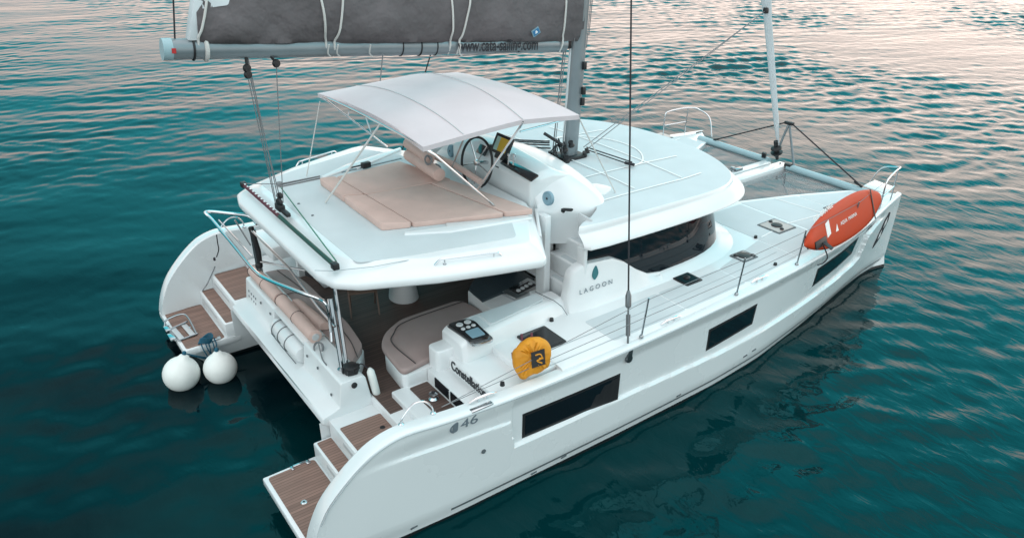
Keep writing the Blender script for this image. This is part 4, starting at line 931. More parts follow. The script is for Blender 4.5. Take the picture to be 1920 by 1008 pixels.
def boom():
    A = Vector((.25, .05, 5.93)); B = Vector((6.83, 0, 5.24)); d = (B-A).normalized(); sd = d.cross(Vector((0, 0, 1))).normalized(); u = sd.cross(d)
    b = MB(); ring = [(.115*math.cos(t), .135*math.sin(t)) for t in [2*math.pi*k/20 for k in range(20)]]
    b.loft([[A+d*t+sd*a+u*c for a, c in ring] for t in (0, 2, 4, 6, (B-A).length)]); o = b.build('boom', M['alu'], Y)
    q = MB(); q.loft([[A-d*.02+sd*a*1.06+u*c*1.06 for a, c in ring], [A+d*.10+sd*a*1.06+u*c*1.06 for a, c in ring]]); q.build('boom_end_cap', M['beam'], o)
    q = MB(); q.obox(A+d*.10-sd*-.0+sd*.0+(-sd if (-sd).y < 0 else sd)*.123+u*.0, d*.026, u*.032, sd*.004)
    q.build('boom_end_mark', M['red'], o)
    s_ = -sd if (-sd).y < 0 else sd
    bands = MB()
    for t, r_ in ((.36, .016), (3.72, .012), (3.05+.35, .01), (4.0, .01)): bands.tube([A+d*t+sd*a*1.03+u*c*1.03 for a, c in ring], r_, 6, closed=True)
    bands.each('boom_strap', M['black'], o)
    wb = MB(); wb.tube([A+d*.52+sd*a*1.05+u*c*1.05 for a, c in ring], .03, 6, closed=True); wb.build('clew_strap', M['rope'], o)
    tx = at(858, 95, y=-.12); t2 = at(1030, 91, y=-.12); tsz = .235
    text('web_lettering', 'www.cata-sailing.com', .27, M['letter'], o, tx+s_*.012-u*.015, (t2-tx), u, .002, (t2-tx).length/2.72, bold=.004)
    # stacked sail in its zipped cover
    c = MB(); L = 6.50; n = 130
    def sec(t):
        x = t/n; p = A+d*(.42+L*x)+u*.10
        h = lerp_t([(0, .80), (.03, .82), (.1, .84), (.3, .88), (.6, .92), (.9, .98), (1, 1.0)], x); wd = lerp_t([(0, .10), (.06, .17), (.5, .22), (1, .20)], x)
        if x > .985: wd *= .6
        e_ = min(1, t/4, (n-t)/4); wob = [e_*(.030*math.sin(x*17+k*.75)+.020*math.sin(x*39-k*1.0+1)+.012*math.sin(x*83+k*1.6)+.007*math.sin(x*150-k*2.2)) for k in range(14)]
        prof = [(-.55, -.03), (-.8, .06), (-1, .2), (-.95, .4), (-.8, .6), (-.6, .8), (-.3, .97), (.3, .97), (.6, .8), (.8, .6), (.95, .4), (1, .2), (.8, .06), (.55, -.03)]
        return [p+s_*(-a*wd+wob[k])+u*(z_*h+wob[k]*.3) for k, (a, z_) in enumerate(prof)]
    c.loft([sec(i) for i in range(n+1)]); bagp = c.build('sail_cover', M['bag'], Y, ang=70)
    sl_ = MB(); sl_.loft([[A+d*(.30+.06*k+.12*z_)+s_*a*.09+u*(.12+z_*.60) for a, z_ in ((-1, 0), (-1, .8), (-.4, 1), (.4, 1), (1, .8), (1, 0))] for k in range(3)]); sl_.build('sail_leech', M['sail'], bagp, bevel=.01)
    sl2 = MB(); sl2.loft([[A+d*(.5+x)+s_*a*.10+u*(z_+lerp_t([(0, .62), (2, .92), (6, 1.0)], x)) for a, z_ in ((-1, -.1), (-.6, .10+.03*math.sin(x*9)), (.6, .12), (1, -.1))] for x in np.linspace(0, 6.2, 40)]); sl2.build('stacked_sail', M['sail'], bagp, ang=70)
    lz = MB()
    def onbag(x, f):
        r_ = sec(x*n); N = 6; k = f*5.5; i = int(min(5, k)); return Vector(r_[6-i]).lerp(Vector(r_[max(0, 5-i)]), k-i)+s_*.014
    idx = lambda px: ((at(px, 60, y=-.2)-A).dot(d)-.42)/L
    for top_, bot_ in ((404, 372), (602, 618), (648, 634), (845, 852), (880, 868), (1055, 1062)):
        P = []
        for k in range(9):
            t = k/8; xx = idx(top_+(bot_-top_)*t**1.4); P.append(onbag(max(0, min(.99, xx)), min(.99, t)))
        P.append(P[-1]-u*.10); P.append(P[-1]-u*.12+s_*-.06); lz.tube(cr(P, 3), .017, 6)
    for a, c_ in ((404, 602), (648, 845)):
        P = [onbag(max(0, min(.99, idx(a+(c_-a)*k/10))), .02+.0*k) for k in range(11)]; lz.tube(P, .014, 6)
    lz.each('lazy_line', M['rope'], bagp)
    lb = MB(); C_ = at(1004, 60, y=-.24)+s_*.01; ax_ = (d*.9+u*.55).normalized(); ay_ = s_.cross(ax_); lb.obox(C_, ax_*.075, ay_*.055, s_*.012); lbo = lb.build('maker_label', M['spk'], bagp, flat=True)
    lb = MB(); lb.obox(C_+s_*.004, ax_*.062, ay_*.042, s_*.012); lb.build('label_face', M['bluelab'], bagp, flat=True)
    lb = MB(); lb.slab([C_+s_*.017+ax_*a+ay_*e for a, e in ((-.03, -.02), (.03, -.02), (.012, .025), (-.012, .02))], .003, n=s_); lb.build('label_mark', M['line'], bagp, flat=True)
    # mainsheet tackle, blocks and preventer lines
    rp = MB()
    for (x0, y0, dy), (x1, y1) in (((460, 95, 0), (519, 385)), ((462, 95, 0), (524, 385)), ((470, 150, 0), (527, 380)), ((466, 150, 0), (516, 380)), ((518, 122, 0), (531, 380))):
        a = at(x0, y0, y=-.02); e_ = at(x1, y1, z=3.34); rp.tube([a, e_], .007, 6)
    rp.each('mainsheet', M['greyrope'], o)
    r2 = MB(); r2.tube([at(457, 82, y=0), at(464, 128, y=-.02)], .022, 6); r2.tube([at(488, 82, y=0), at(516, 116, y=-.03)], .018, 6)
    r2.each('sheet_strop', M['black'], o)
    bl = MB()
    for p, kk in (((518, 119), dict(y=-.03)), ((465, 140), dict(y=-.02)), ((463, 128), dict(y=-.02))):
        c_ = at(*p, **kk); bl.lathe([(0, .03), (.05, .028), (.06, .01), (.06, -.01), (.05, -.028), (0, -.03)], c_, s_+Vector((.3, 0, 0)), 12)
    bl.each('sheet_block', M['black'], o)
    r3 = MB(); r3.tube(cr([at(520, 115, y=-.03), at(620, 114, y=-.06), at(720, 109, y=-.08), at(860, 105, y=-.08), at(960, 98, y=-.08), at(1040, 92, y=-.05)], 4), .010, 5); r3.tube([at(718, 102, y=-.1), at(713, 152, y=-.1)], .010, 5)
    r3.each('reef_line', M['greyrope'], o)
    r4 = MB()
    for px in (634, 617, 864, 695): r4.tube(cr([at(px, 84, y=-.2), at(px-2, 100, y=-.15), at(px+3, 106, y=-.08)], 4), .011, 5)
    r4.each('boom_tie', M['rope'], o)
    tl = MB(); tl.tube([A+d*.15+u*.1, A+Vector((.30, 0, 1.0)), A.lerp(Vector((7.9, 0, 19)), .5)], .012, 5); tl.build('topping_lift', M['blackrope'], o)
    return o
bmo = boom()
# gooseneck
b = MB(); b.obox((6.87, 0, 5.25), (.09, 0, 0), (0, .05, 0), (0, 0, .09)); b.build('gooseneck', M['black'], bmo, bevel=.01)

# traveller with car
b = MB(); A = Vector((1.475, 1.89, 3.25)); B = Vector((1.455, -1.87, 3.25)); C_ = A.lerp(B, .45)
b.tube([A, C_], .032, 8, 0); tv = b.build('traveller_track', M['redrope'], Y)
b = MB(); b.tube([C_, B], .032, 8); b.build('traveller_track', M['greentrack'], Y)
b = MB()
for k in range(12): p = A.lerp(C_, .05+.08*k); b.obox(p+Vector((0, 0, .034)), (.012, 0, 0), (0, .022, 0), (0, 0, .003))
b.build('track_mark', M['line'], tv)
b = MB(); c = at(525, 388, z=3.33); b.obox(c, (.05, 0, 0), (0, .10, 0), (0, 0, .05)); b.lathe([(0, .03), (.065, .028), (.07, 0), (.065, -.028), (0, -.03)], c+Vector((0, 0, .08)), (1, .2, 0), 14)
b.lathe([(0, .03), (.05, .028), (.055, 0), (.05, -.028), (0, -.03)], c+Vector((.03, .03, .17)), (1, .5, 0), 12); b.obox(c+Vector((0, -.22, -.02)), (.035, 0, 0), (0, .14, 0), (0, 0, .03)); b.build('traveller_car', M['black'], tv, bevel=.01)
for p in (A, B):
    b = MB(); b.obox(p, (.045, 0, 0), (0, .06, 0), (0, 0, .045)); b.build('track_end', M['black'], tv, bevel=.012)
b = MB(); b.tube([at(527, 352, z=3.28), B+Vector((.05, .06, .03))], .009, 6); b.each('traveller_line', M['greenrope'], tv)
b = MB(); b.tube([A+Vector((.02, -.05, .03)), at(522, 345, z=3.27), at(600, 330, z=3.26)], .008, 6); b.lathe([(0, .06), (.05, .05), (.05, 0)], at(524, 347, z=3.24), (0, 0, 1), 10); b.each('traveller_line', M['greyrope'], tv)

# shrouds, forestay with furled genoa, sheets
def shroud(s):
    A = Vector((5.06, s*3.86, 1.50)); B = Vector((7.75, s*.1, 14.0)); B = A+Vector((.218, -s*.31, 1)).normalized()*13.2; d = (B-A).normalized()
    b = MB(); b.tube([A+d*.95, B], .013, 8); o = b.build('shroud', M['blackrope'], Y)
    q = MB(); q.tube([A+d*.05, A+d*.3], .016, 8); q.tube([A+d*.3, A+d*.62], .034, 10); q.tube([A+d*.62, A+d*.75], .014, 8); q.tube([A+d*.72, A+d*.74, A+d*.90, A+d*.98], [.03, .045, .045, .02], 10); q.build('turnbuckle', M['rigsteel'], o)
    q = MB(); q.lathe([(0, .025), (.06, .022), (.066, 0), (.066, -.02)], (A.x, s*(abs(A.y)+.03), 1.46), (0, s, 0), 16); q.obox((A.x, s*3.90, 1.56), (.045, 0, 0), (0, .018, 0), (.01, 0, .10)); q.build('chainplate', M['rigsteel'], o, bevel=.008)
    return o
shroud(-1); shroud(1)
b = MB(); A = Vector((13.44, 0, 2.02)); B = Vector((8.0, -.02, 17.6)); d = (B-A).normalized()
P = [A.lerp(B, t) for t in (.0, .02, .035, .05, .12, .2, .24, .3, .6, 1)]
b.tube(P, [.03, .035, .05, .062, .075, .085, .12, .13, .12, .06], 12); gn = b.build('furled_genoa', M['sail'], Y)
b = MB(); c0 = at(1466, 292, y=0); c1 = at(1467, 262, y=0)
b.lathe([(0, 0), (.035, 0), (.04, .1), (.05, .14), (.13, .17), (.14, .20), (.06, .22), (.06, .28), (.13, .30), (.12, .33), (.05, .36), (.05, .5), (.03, .52)], Vector((13.44, 0, 1.80)), d, 18); b.build('furler_drum', M['black'], gn)
b = MB(); k = at(1436, 20, y=-.05); b.obox(k, (.05, 0, 0), (0, .04, 0), (0, 0, .06)); b.build('clew_shackle', M['black'], gn, bevel=.01)
b = MB()
for dx, dy in ((0, 0), (6, 4)): b.tube([k, at(1094+dx, 276+dy, z=3.26)], .009, 5)
b.each('genoa_sheet', M['greyrope'], gn)

# crossbeam, seagull striker, bridles, bowsprit, nets, bow rails
b = MB(); bx = lambda y: (13.42, y, 1.70)
for y0, y1 in ((2.42, .22), (-.34, -2.42)):
    b.loft([[(13.42+.10*math.cos(t), y, 1.70+.085*math.sin(t)) for t in [2*math.pi*k/14 for k in range(14)]] for y in np.linspace(y0, y1, 6)])
cb = b.build('crossbeam', M['beam'], Y)
b = MB(); b.tube([(13.32, 2.2, 1.64), (13.32, .25, 1.62)], .012, 6); b.tube([(13.32, -.35, 1.62), (13.32, -2.2, 1.64)], .012, 6); b.each('beam_track', M['seam'], cb)
pk = at(1480, 231, x=13.45)
b = MB(); b.tube([pk, (13.47, -.46, 1.75)], .028, 8); b.tube([pk, at(1468, 258, x=13.40), (13.42, .05, 1.85)], .028, 8); b.each('striker_post', M['alu'], cb)
b = MB(); b.obox(pk, (.05, 0, 0), (0, .11, 0), (0, 0, .035)); b.build('striker_cap', M['black'], cb, bevel=.012)
b = MB(); b.tube([pk+Vector((0, .08, 0)), (13.42, 1.9, 1.80)], .016, 7); b.tube([pk-Vector((0, .08, 0)), (13.42, -2.16, 1.84)], .016, 7); b.each('striker_stay', M['blackrope'], cb)
b = MB(); b.tube([(13.42, -2.05, 1.86), (13.42, -2.25, 1.8)], .026, 7); b.tube([(13.42, 1.8, 1.84), (13.42, 1.95, 1.79)], .026, 7); b.each('stay_terminal', M['black'], cb)
b = MB(); b.loft([[(10.6, y0, 1.5), (10.6, y0, 1.73), (10.6, y1, 1.73), (10.6, y1, 1.5)] if False else [(x, y0, 1.52), (x, y0, 1.735), (x, y1, 1.735), (x, y1, 1.52)] for x in (10.6, 11.8, 13.55) for y0, y1 in ((-.30, .0),)])
b.loft([[(x, .08, 1.52), (x, .08, 1.72), (x, .30, 1.72), (x, .30, 1.52)] for x in (10.6, 11.8, 13.35)])
b.box(10.6, 13.3, -.02, .10, 1.55, 1.60, 1); sp = b.build('bow_longeron', [M['gel'], M['seam']], Y, bevel=.02)
b = MB(); b.lathe([(0, .11), (.05, .11), (.06, .06), (.035, .04), (.06, 0)], (12.1, .2, 1.72), (0, 0, 1), 12); b.obox((12.25, .17, 1.75), (.12, 0, 0), (0, .05, 0), (0, 0, .03)); b.build('windlass', M['dsteel'], sp, bevel=.01)
b = MB(); b.tube([(11.6, .04, 1.66), (13.2, .04, 1.68)], .018, 6); b.tube(cr([(13.40, -.12, 1.75), (13.55, -.2, 1.5), (13.5, -.25, 1.2)], 4), .02, 6); b.build('anchor_chain', M['seam'], sp)
b = MB(); b.obox((13.38, .34, 1.83), (.06, .03, 0), (0, .06, 0), (0, 0, .06)); b.obox((13.40, -.36, 1.74), (.06, 0, 0), (0, .09, 0), (0, 0, .06)); b.each('beam_fitting', M['black'], sp, bevel=.015)
b = MB(); P = at(1464, 332, z=1.5); b.tube([P+Vector((.10*math.cos(t), .10*math.sin(t), .05*math.sin(2*t))) for t in [2*math.pi*k/16 for k in range(16)]], .014, 6, closed=True)
b.tube([P, (13.42, -.3, 1.66)], .018, 6); b.tube([P, at(1477, 366, z=1.55)], .012, 6); b.tube([P+Vector((.05, 0, 0)), at(1495, 360, z=1.5)], .006, 5); b.build('mooring_bridle', M['greyrope'], sp)
for s in (-1, 1):
    b = MB(); b.slab([(10.72, s*.32, 1.655), (13.30, s*.32, 1.655), (13.30, s*2.08, 1.655), (12.6, s*1.80, 1.655), (11.6, s*1.36, 1.655), (10.75, s*1.04, 1.655)], .006, n=(0, 0, 1)); b.build('trampoline', M['net'], Y, flat=True)
def pulpit(s):
    b = MB(); f = lambda x, dy, z: Vector((x, s*(lerp_t(YO, x)-dy), z))
    top_ = [f(12.75, .08, 1.72), f(12.78, .06, 2.25), f(12.9, .05, 2.36), f(13.3, .05, 2.40), f(13.62, .06, 2.38), f(13.70, .16, 2.34), f(13.72, .5, 2.2), f(13.65, .72, 1.75)]
    b.tube(cr(top_, 5), .016, 8); b.tube([f(13.45, .05, 2.38), f(13.4, .06, 1.72)], .014, 7); b.tube([f(12.78, .06, 2.0), f(13.43, .05, 2.03)], .012, 7)
    o = b.build('pulpit', M['steel'], Y)
    if s > 0: return o
    q = MB(); q.prism([tuple(f(13.05, .12, 0).xy), tuple(f(13.55, .10, 0).xy), tuple(f(13.6, .55, 0).xy), tuple(f(13.1, .62, 0).xy)], 1.94, 1.97); q.build('pulpit_seat', M['gel'], o, bevel=.01)
    return o
pulpit(-1); pulpit(1)
# stanchions and lifelines
STX = [2.75, 5.35, 7.55, 9.28, 11.2, 12.75]
def rail(s):
    P = []
    for x in STX[1:-1]:
        b = MB(); y_ = s*(yo(x)-.10); b.tube([(x, y_, 1.69), (x+.06, y_-s*-.03, 2.36)], .014, 8); b.lathe([(.035, 0), (.035, .015), (.018, .04)], (x, y_, 1.70), (0, 0, 1), 10); b.build('stanchion', M['dsteel'], Y)
    for z_, h in ((2.34, 2.34), (2.05, 2.05)):
        b = MB(); pts = [Vector((2.0, s*3.60, 1.74))]+[Vector((x+.05, s*(yo(x)-.10+.03), z_)) for x in STX[1:-1]]+[Vector((12.78, s*(yo(12.78)-.06), z_))]
        b.tube(pts, .005, 5); b.build('lifeline', M['greyrope'], Y)
rail(-1); rail(1)
# stern hoop rails, cleats and blocks on the gunwale
for s in (-1, 1):
    b = MB(); b.tube(cr([(1.38, s*3.66, 1.77), (1.40, s*3.66, 1.86), (1.56, s*3.65, 1.99), (1.72, s*3.65, 1.98), (1.82, s*3.66, 1.86), (1.84, s*3.66, 1.74)], 5), .014, 8)
    b.lathe([(.04, 0), (.04, .012), (.02, .03)], (1.38, s*3.66, 1.775), (0, 0, 1), 10); b.lathe([(.04, 0), (.04, .012), (.02, .03)], (1.84, s*3.66, 1.745), (0, 0, 1), 10); b.build('stern_rail', M['steel'], Y)
    b = MB()
    for x in (2.55, 6.05, 8.25):
        zc = lerp_t(ZT, x)+.06; yy = s*(yo(x)-.16); b.tube([(x-.22, yy, zc), (x-.12, yy, zc+.03), (x+.12, yy, zc+.03), (x+.22, yy, zc)], [.010, .018, .018, .010], 8); b.tube([(x-.07, yy, zc-.04), (x-.07, yy, zc+.02)], .016, 7); b.tube([(x+.07, yy, zc-.04), (x+.07, yy, zc+.02)], .016, 7)
    b.each('mooring_cleat', M['steel'], decks[s])
    b = MB(); b.box(2.28, 2.62, min(s*3.82, s*3.9), max(s*3.82, s*3.9), 1.69, 1.715); b.build('fairlead', M['steel'], decks[s], bevel=.01)
    b = MB()
    for x, y_ in ((7.6, 2.62), (9.6, 2.5), (8.95, 3.46), (2.95, 3.62), (4.55, 2.66)): b.lathe([(0, .05), (.03, .05), (.035, .0)], (x, s*y_, DK), (0, 0, 1), 10)
    b.each('deck_fitting', M['black'], decks[s])
# registration and model lettering on the topsides
def hull_text(name, body, size, x, z, mt, sx=1, dx=1, slope=0, bold=0):
    text(name, body, size, M[mt], hulls[-1], (x, -(side_y(x, z)+(.006 if x < 5 else .022)), z), (1, -(side_y(x+.4, z)-side_y(x, z))/.4, slope), (0, -(side_y(x, z+.15)-side_y(x, z))/.15, 1), .002, sx, bold=bold)
hull_text('model_number_lettering', '46', .22, 2.11, 1.50, 'glet', 1.25, slope=.02)
hull_text('model_logo_lettering', '(', .17, 1.93, 1.52, 'glet', 1.6); 
b = MB(); side_quad(b, -1, rr([(1.99, 1.48), (2.07, 1.49), (2.07, 1.66), (1.99, 1.64)], .03), .008, .01); b.build('model_emblem', M['glet'], hulls[-1], flat=True)
hull_text('boat_registration_lettering', 'TYRASI', .25, 11.95, 1.44, 'letter', .58, slope=.03, bold=.008)

# davit frame over the transom bench
A1 = Vector((1.44, 1.72, 1.49)); A2 = Vector((1.45, -1.68, 1.49))
b = MB(); b.tube([A2, at(620, 560, x=1.55)], .034, 10); b.tube([A2+Vector((.06, -.05, 0)), at(628, 540, x=1.62)], .030, 10); b.lathe([(.07, 0), (.07, .015), (.035, .04)], A2, (0, 0, 1), 12)
b.tube([A1, at(470, 425, y=1.75)], .034, 10); b.tube([A1+Vector((.06, .05, 0)), at(476, 430, y=1.8)], .030, 10); dv = b.each('davit_frame', M['dsteel'], Y)[0]
b = MB(); c0 = at(386, 397, y=1.95); b.tube(cr([at(482, 420, y=1.6), at(466, 405, y=1.8), at(430, 400, y=1.9), c0, at(398, 412, y=1.75), at(440, 462, y=.9), at(475, 505, y=.0), at(500, 523, y=-.5), at(560, 547, y=-1.2), at(598, 560, y=-1.5), at(614, 575, y=-1.65), at(621, 620, x=1.47)], 5), .027, 10); b.build('davit_hoop', M['steel'], dv)
b = MB(); b.tube([at(468, 428, y=1.75), at(542, 502, y=.2), at(597, 577, y=-1.1), at(628, 612, x=1.47)], .020, 8); b.tube([at(410, 412, y=1.8), at(472, 480, y=1.2)], .014, 7); b.tube([at(440, 412, y=1.85), at(470, 460, y=1.7)], .014, 7)
b.tube([at(560, 530, y=.2), at(655, 640, z=1.2)], .014, 7); b.tube([at(488, 490, z=1.9), at(580, 508, z=1.9)], .02, 7); b.each('davit_brace', M['steel'], dv)
b = MB(); b.tube([at(470, 425, y=1.7), at(484, 470, y=1.65), at(488, 500, y=1.7)], .05, 8); b.lathe([(0, .1), (.06, .08), (.07, 0)], at(486, 500, y=1.7), (0, 0, 1), 10); b.obox(at(585, 511, z=1.9), (.08, .03, 0), (-.03, .08, 0), (0, 0, .05)); b.build('davit_winch', M['black'], dv, bevel=.01)
b = MB(); b.tube(cr([at(406, 440, y=1.9), at(408, 455, y=1.9), at(410, 468, y=1.9), at(406, 482, y=1.9)], 4), .010, 5); b.lathe([(0, .03), (.02, .02), (.02, -.03), (0, -.04)], at(402, 485, y=1.9), (0, 0, 1), 8); b.build('davit_tackle', M['blackrope'], dv)
# roof post
b = MB(); b.tube([at(622, 640, x=1.62), at(617, 560, x=1.75)], .03, 8); b.build('roof_post', M['steel'], ht)
# boarding ladder folded on the port platform
L = lambda px, py, z=.46: Vector(at(px, py, z=z))
b = MB(); a0, a1, a2, a3 = L(308, 604), L(345, 590, .60), L(369, 626), L(328, 640)
b.tube(cr([L(308, 612), L(312, 600, .52), L(338, 589, .62), L(352, 594, .6), L(369, 626, .46)], 5), .016, 8); b.tube([L(312, 620), L(352, 602, .5)], .018, 8); b.tube([L(334, 638), L(371, 625)], .018, 8)
bl_ = b.build('boarding_ladder', M['dsteel'], Y)
b = MB(); 
for t in (.2, .75): 
    p0 = L(318, 620).lerp(L(352, 603), t); p1 = L(334, 638).lerp(L(371, 625), t); dd = (p1-p0)/2; e_ = (L(352, 603)-L(318, 620)).normalized()*.05; b.obox((p0+p1)/2, dd, e_, (0, 0, .012))
b.each('ladder_step', M['grey'], bl_, bevel=.006)
b = MB(); b.obox(L(322, 632), (.05, 0, 0), (0, .12, 0), (0, 0, .03)); b.obox(L(314, 617), (.05, 0, 0), (0, .1, 0), (0, 0, .03)); b.each('ladder_bracket', M['steel'], bl_, bevel=.008)

# ------------------------------------------------------------------ things on and around the boat
def cushion(name, poly, z0, z1, m, label, cat, group=None, bev=.03, top=None):
    b = MB(); b.prism(poly, z0, z1); o = b.build(name, M[m], None, bevel=bev, seg=3)
    return tag(o, label, cat, group)
pa, pb, pc_, pd = Vector(at(598, 337, z=3.26)), Vector(at(714, 423, z=3.26)), Vector(at(1000, 392, z=3.26)), Vector(at(745, 306, z=3.26))
def qp(u, v):   # u: aft->fwd, v: port->starboard
    A_ = Vector((2.53, 1.20)); B_ = Vector((2.50, -1.17)); C2 = Vector((4.72, -1.98)); D_ = Vector((4.10, 1.30)) 
    p = A_.lerp(D_, u).lerp(B_.lerp(C2, u), v); return (p.x, p.y)
def pad(u0, u1, v0, v1, z0, z1, label, slope=0):
    P = [qp(u0, v0), qp(u1, v0), qp(u1, v1), qp(u0, v1)]
    cx = [sum(q[i] for q in P)/4 for i in (0, 1)]; e = .012
    P = [(q[0]+math.copysign(e, cx[0]-q[0]), q[1]+math.copysign(e, cx[1]-q[1])) for q in P]
    b = MB(); ar = rr(P, .05); b.prism(ar, z0, (lambda x, y: z1+slope*sm(2.85, 2.55, x)) if slope else z1)
    return tag(b.build('sun_cushion', M['pad'], None, bevel=.018, seg=3), label, 'cushion', 'tan sun pad cushions on the hardtop')
pad(0.0, .20, 0, .42, 3.225, 3.315, 'tan wedge cushion at the port aft corner of the sun pad', .03)
pad(0.0, .20, .42, 1, 3.225, 3.315, 'tan wedge cushion at the starboard aft corner of the sun pad', .03)
pad(.20, 1.02, 0, .42, 3.225, 3.30, 'creased tan sun pad cushion in front of the rolled backrest')
pad(.20, .80, .42, 1, 3.225, 3.30, 'broad tan sun pad cushion nearest the starboard handrail side')
pad(.80, 1.0, .42, 1, 3.225, 3.305, 'narrow tan cushion along the helm side of the sun pad')
for i, (z_, r_, a, c, lb) in enumerate(((3.62, .10, (765, 268), (806, 298), 'tan rolled backrest cushion, upper of the pair by the helm'), (3.44, .11, (767, 290), (824, 328), 'tan rolled backrest cushion, lower of the pair resting on the sun pad'))):
    P0, P1 = Vector(at(*a, z=z_)), Vector(at(*c, z=z_-.05*(1-i))); dd = P1-P0
    b = MB(); b.tube([P0-dd*.01, P0, P0+dd*.3, P0+dd*.7, P1, P1+dd*.01], [r_*.7, r_, r_*1.02, r_*1.02, r_, r_*.7], 14); o = b.build('bolster', M['pad'], None)
    tag(o, lb, 'bolster', 'rolled bolsters by the helm')
b = MB(); b.tube([at(817, 294, z=3.50), at(850, 308, z=3.46), at(876, 324, z=3.42), at(900, 340, z=3.38)], .055, 10)
tag(b.build('helm_seat_cushion', M['pad'], None), 'tan padded strip along the helm well edge', 'cushion')
def coil(name, c, r_, nrm, label, m, turns=4, tail=None, group=None):
    b = MB(); nrm = Vector(nrm).normalized(); u_ = Vector((0, 0, 1)); u_ = (u_-nrm*u_.dot(nrm)).normalized(); v_ = nrm.cross(u_); P = []
    for i in range(turns*14+1):
        t = 2*math.pi*i/14; q = r_*(1+.12*math.sin(i*.7)); P.append(Vector(c)+(u_*math.cos(t)*1.25+v_*math.sin(t))*q+nrm*(.012*(i/14-turns/2)))
    b.tube(P, .010, 5)
    if tail: b.tube(cr([P[-1]]+[Vector(x) for x in tail], 4), .010, 5)
    return tag(b.build(name, M[m], None), label, 'rope', group)
coil('rope_coil', at(803, 300, z=3.62), .06, (-.6, -.5, .2), 'grey rope coil hung at the rolled backrest, higher of two', 'greyrope', 3, [at(812, 306, z=3.5)], 'rope coils on the flybridge')
coil('rope_coil', at(818, 318, z=3.45), .07, (-.6, -.5, .3), 'grey rope coil lying below the rolled backrest on the sun pad', 'greyrope', 3, [at(824, 332, z=3.36)], 'rope coils on the flybridge')

# cockpit cushions
tag(cushion('seat_cushion', rr([(2.12, -2.27), (2.19, -1.44), (2.42, -1.12), (2.82, -.9), (3.94, -.9), (4.04, -1.3), (4.04, -2.12), (2.9, -2.12)], .16, 5), 1.40, 1.50, 'padd', 'large grey tan cushion, darkened for shade, on the starboard cockpit seat', 'cushion', bev=.035), None)
b = MB(); b.tube(cr([(2.38, -2.2, 1.512), (2.36, -1.52, 1.512), (2.52, -1.26, 1.512), (2.85, -1.05, 1.512), (3.98, -1.03, 1.512)], 6), .008, 6)
sc_ = [o for o in S.objects if o.name.startswith('seat_cushion')][0]; b.build('piping', M['piping'], sc_)
o = cushion('bench_cushion', rr([(1.58, -1.62), (2.0, -1.25), (2.1, -.5), (2.1, 1.2), (2.02, 2.0), (1.58, 2.1)], .15, 5), 1.36, 1.47, 'padd', 'long grey tan cushion, darkened for shade, on the transom bench', 'cushion', bev=.03)
b = MB(); b.tube(cr([(1.78, -1.5, 1.482), (1.90, -.9, 1.482), (1.94, .2, 1.482), (1.92, 1.2, 1.482), (1.84, 2.0, 1.482)], 6), .007, 6); b.tube([(1.62, -.35, 1.482), (1.92, -.35, 1.482)], .006, 6); b.tube([(1.62, 1.0, 1.482), (1.92, 1.0, 1.482)], .006, 6); b.build('piping', M['piping'], o)
def bolster(y0, y1, x, z, r_, label, rot=0):
    b = MB(); b.tube([(x, y0+.01, z), (x, y0, z), (x, (y0+y1)/2, z), (x, y1, z), (x, y1-.01, z)], [r_*.75, r_, r_*1.03, r_, r_*.75], 16)
    o = b.build('bolster', M['pad'], None); c = MB()
    c.lathe([(.0, .012), (r_*.5, .012), (r_*.55, 0)], (x, y1-.012, z), (0, -1, 0), 14); c.each('end_roundel', M['grey'], o)
    for yy in (y0-.02, (y0+y1)/2):
        q = MB(); q.tube([(x+r_*1.04*math.cos(t), yy, z+r_*1.04*math.sin(t)) for t in [2*math.pi*k/18 for k in range(18)]], .006, 5, closed=True); q.build('strap', M['piping'], o)
    return tag(o, label, 'bolster', 'rolled bolsters on the transom bench')
bolster(2.0, .70, 1.42, 1.60, .105, 'tan rolled backrest along the port half of the transom bench')
bolster(.66, -.78, 1.43, 1.60, .108, 'tan rolled backrest with round pale end, nearer the stern post')
b = MB(); b.loft([[(1.55+dx+k*.02, y, 1.53+dz) for dx, dz in ((-.05, 0), (.03, .10), (.14, .08), (.20, -.02), (.1, -.05))] for k, y in enumerate((.5, .3, .0, -.3, -.5))]); tag(b.build('folded_cover', M['pad'], None, ang=70), 'crumpled tan cloth cover lying beside the rolled backrest', 'cloth')
coil('rope_coil', at(597, 652, z=1.53), .07, (-.5, -.6, .5), 'grey rope coil at the end of the rolled backrest on the transom bench', 'greyrope', 3, [at(604, 672, z=1.51), at(612, 684, z=1.51)])

# life raft canister in the transom recess
b = MB(); c = Vector((1.275, 0, 1.225)); b.tube([c+Vector((0, y, 0)) for y in (.56, .55, .48, .0, -.52, -.59, -.60)], [.08, .13, .15, .155, .15, .13, .08], 20)
lr = tag(b.build('life_raft_canister', M['gel'], None), 'white life raft canister lashed in the transom recess', 'life raft')
b = MB()
for y_ in (.40, .14, -.16): b.tube([c+Vector((.160*math.cos(t), y_, .160*math.sin(t))) for t in [2*math.pi*k/22 for k in range(22)]], .008, 5, closed=True)
b.tube([c+Vector((-.16, .42, -.05)), c+Vector((-.165, -.1, -.06)), c+Vector((-.155, -.62, -.08))], .008, 5); b.build('lashing', M['seam'], lr)

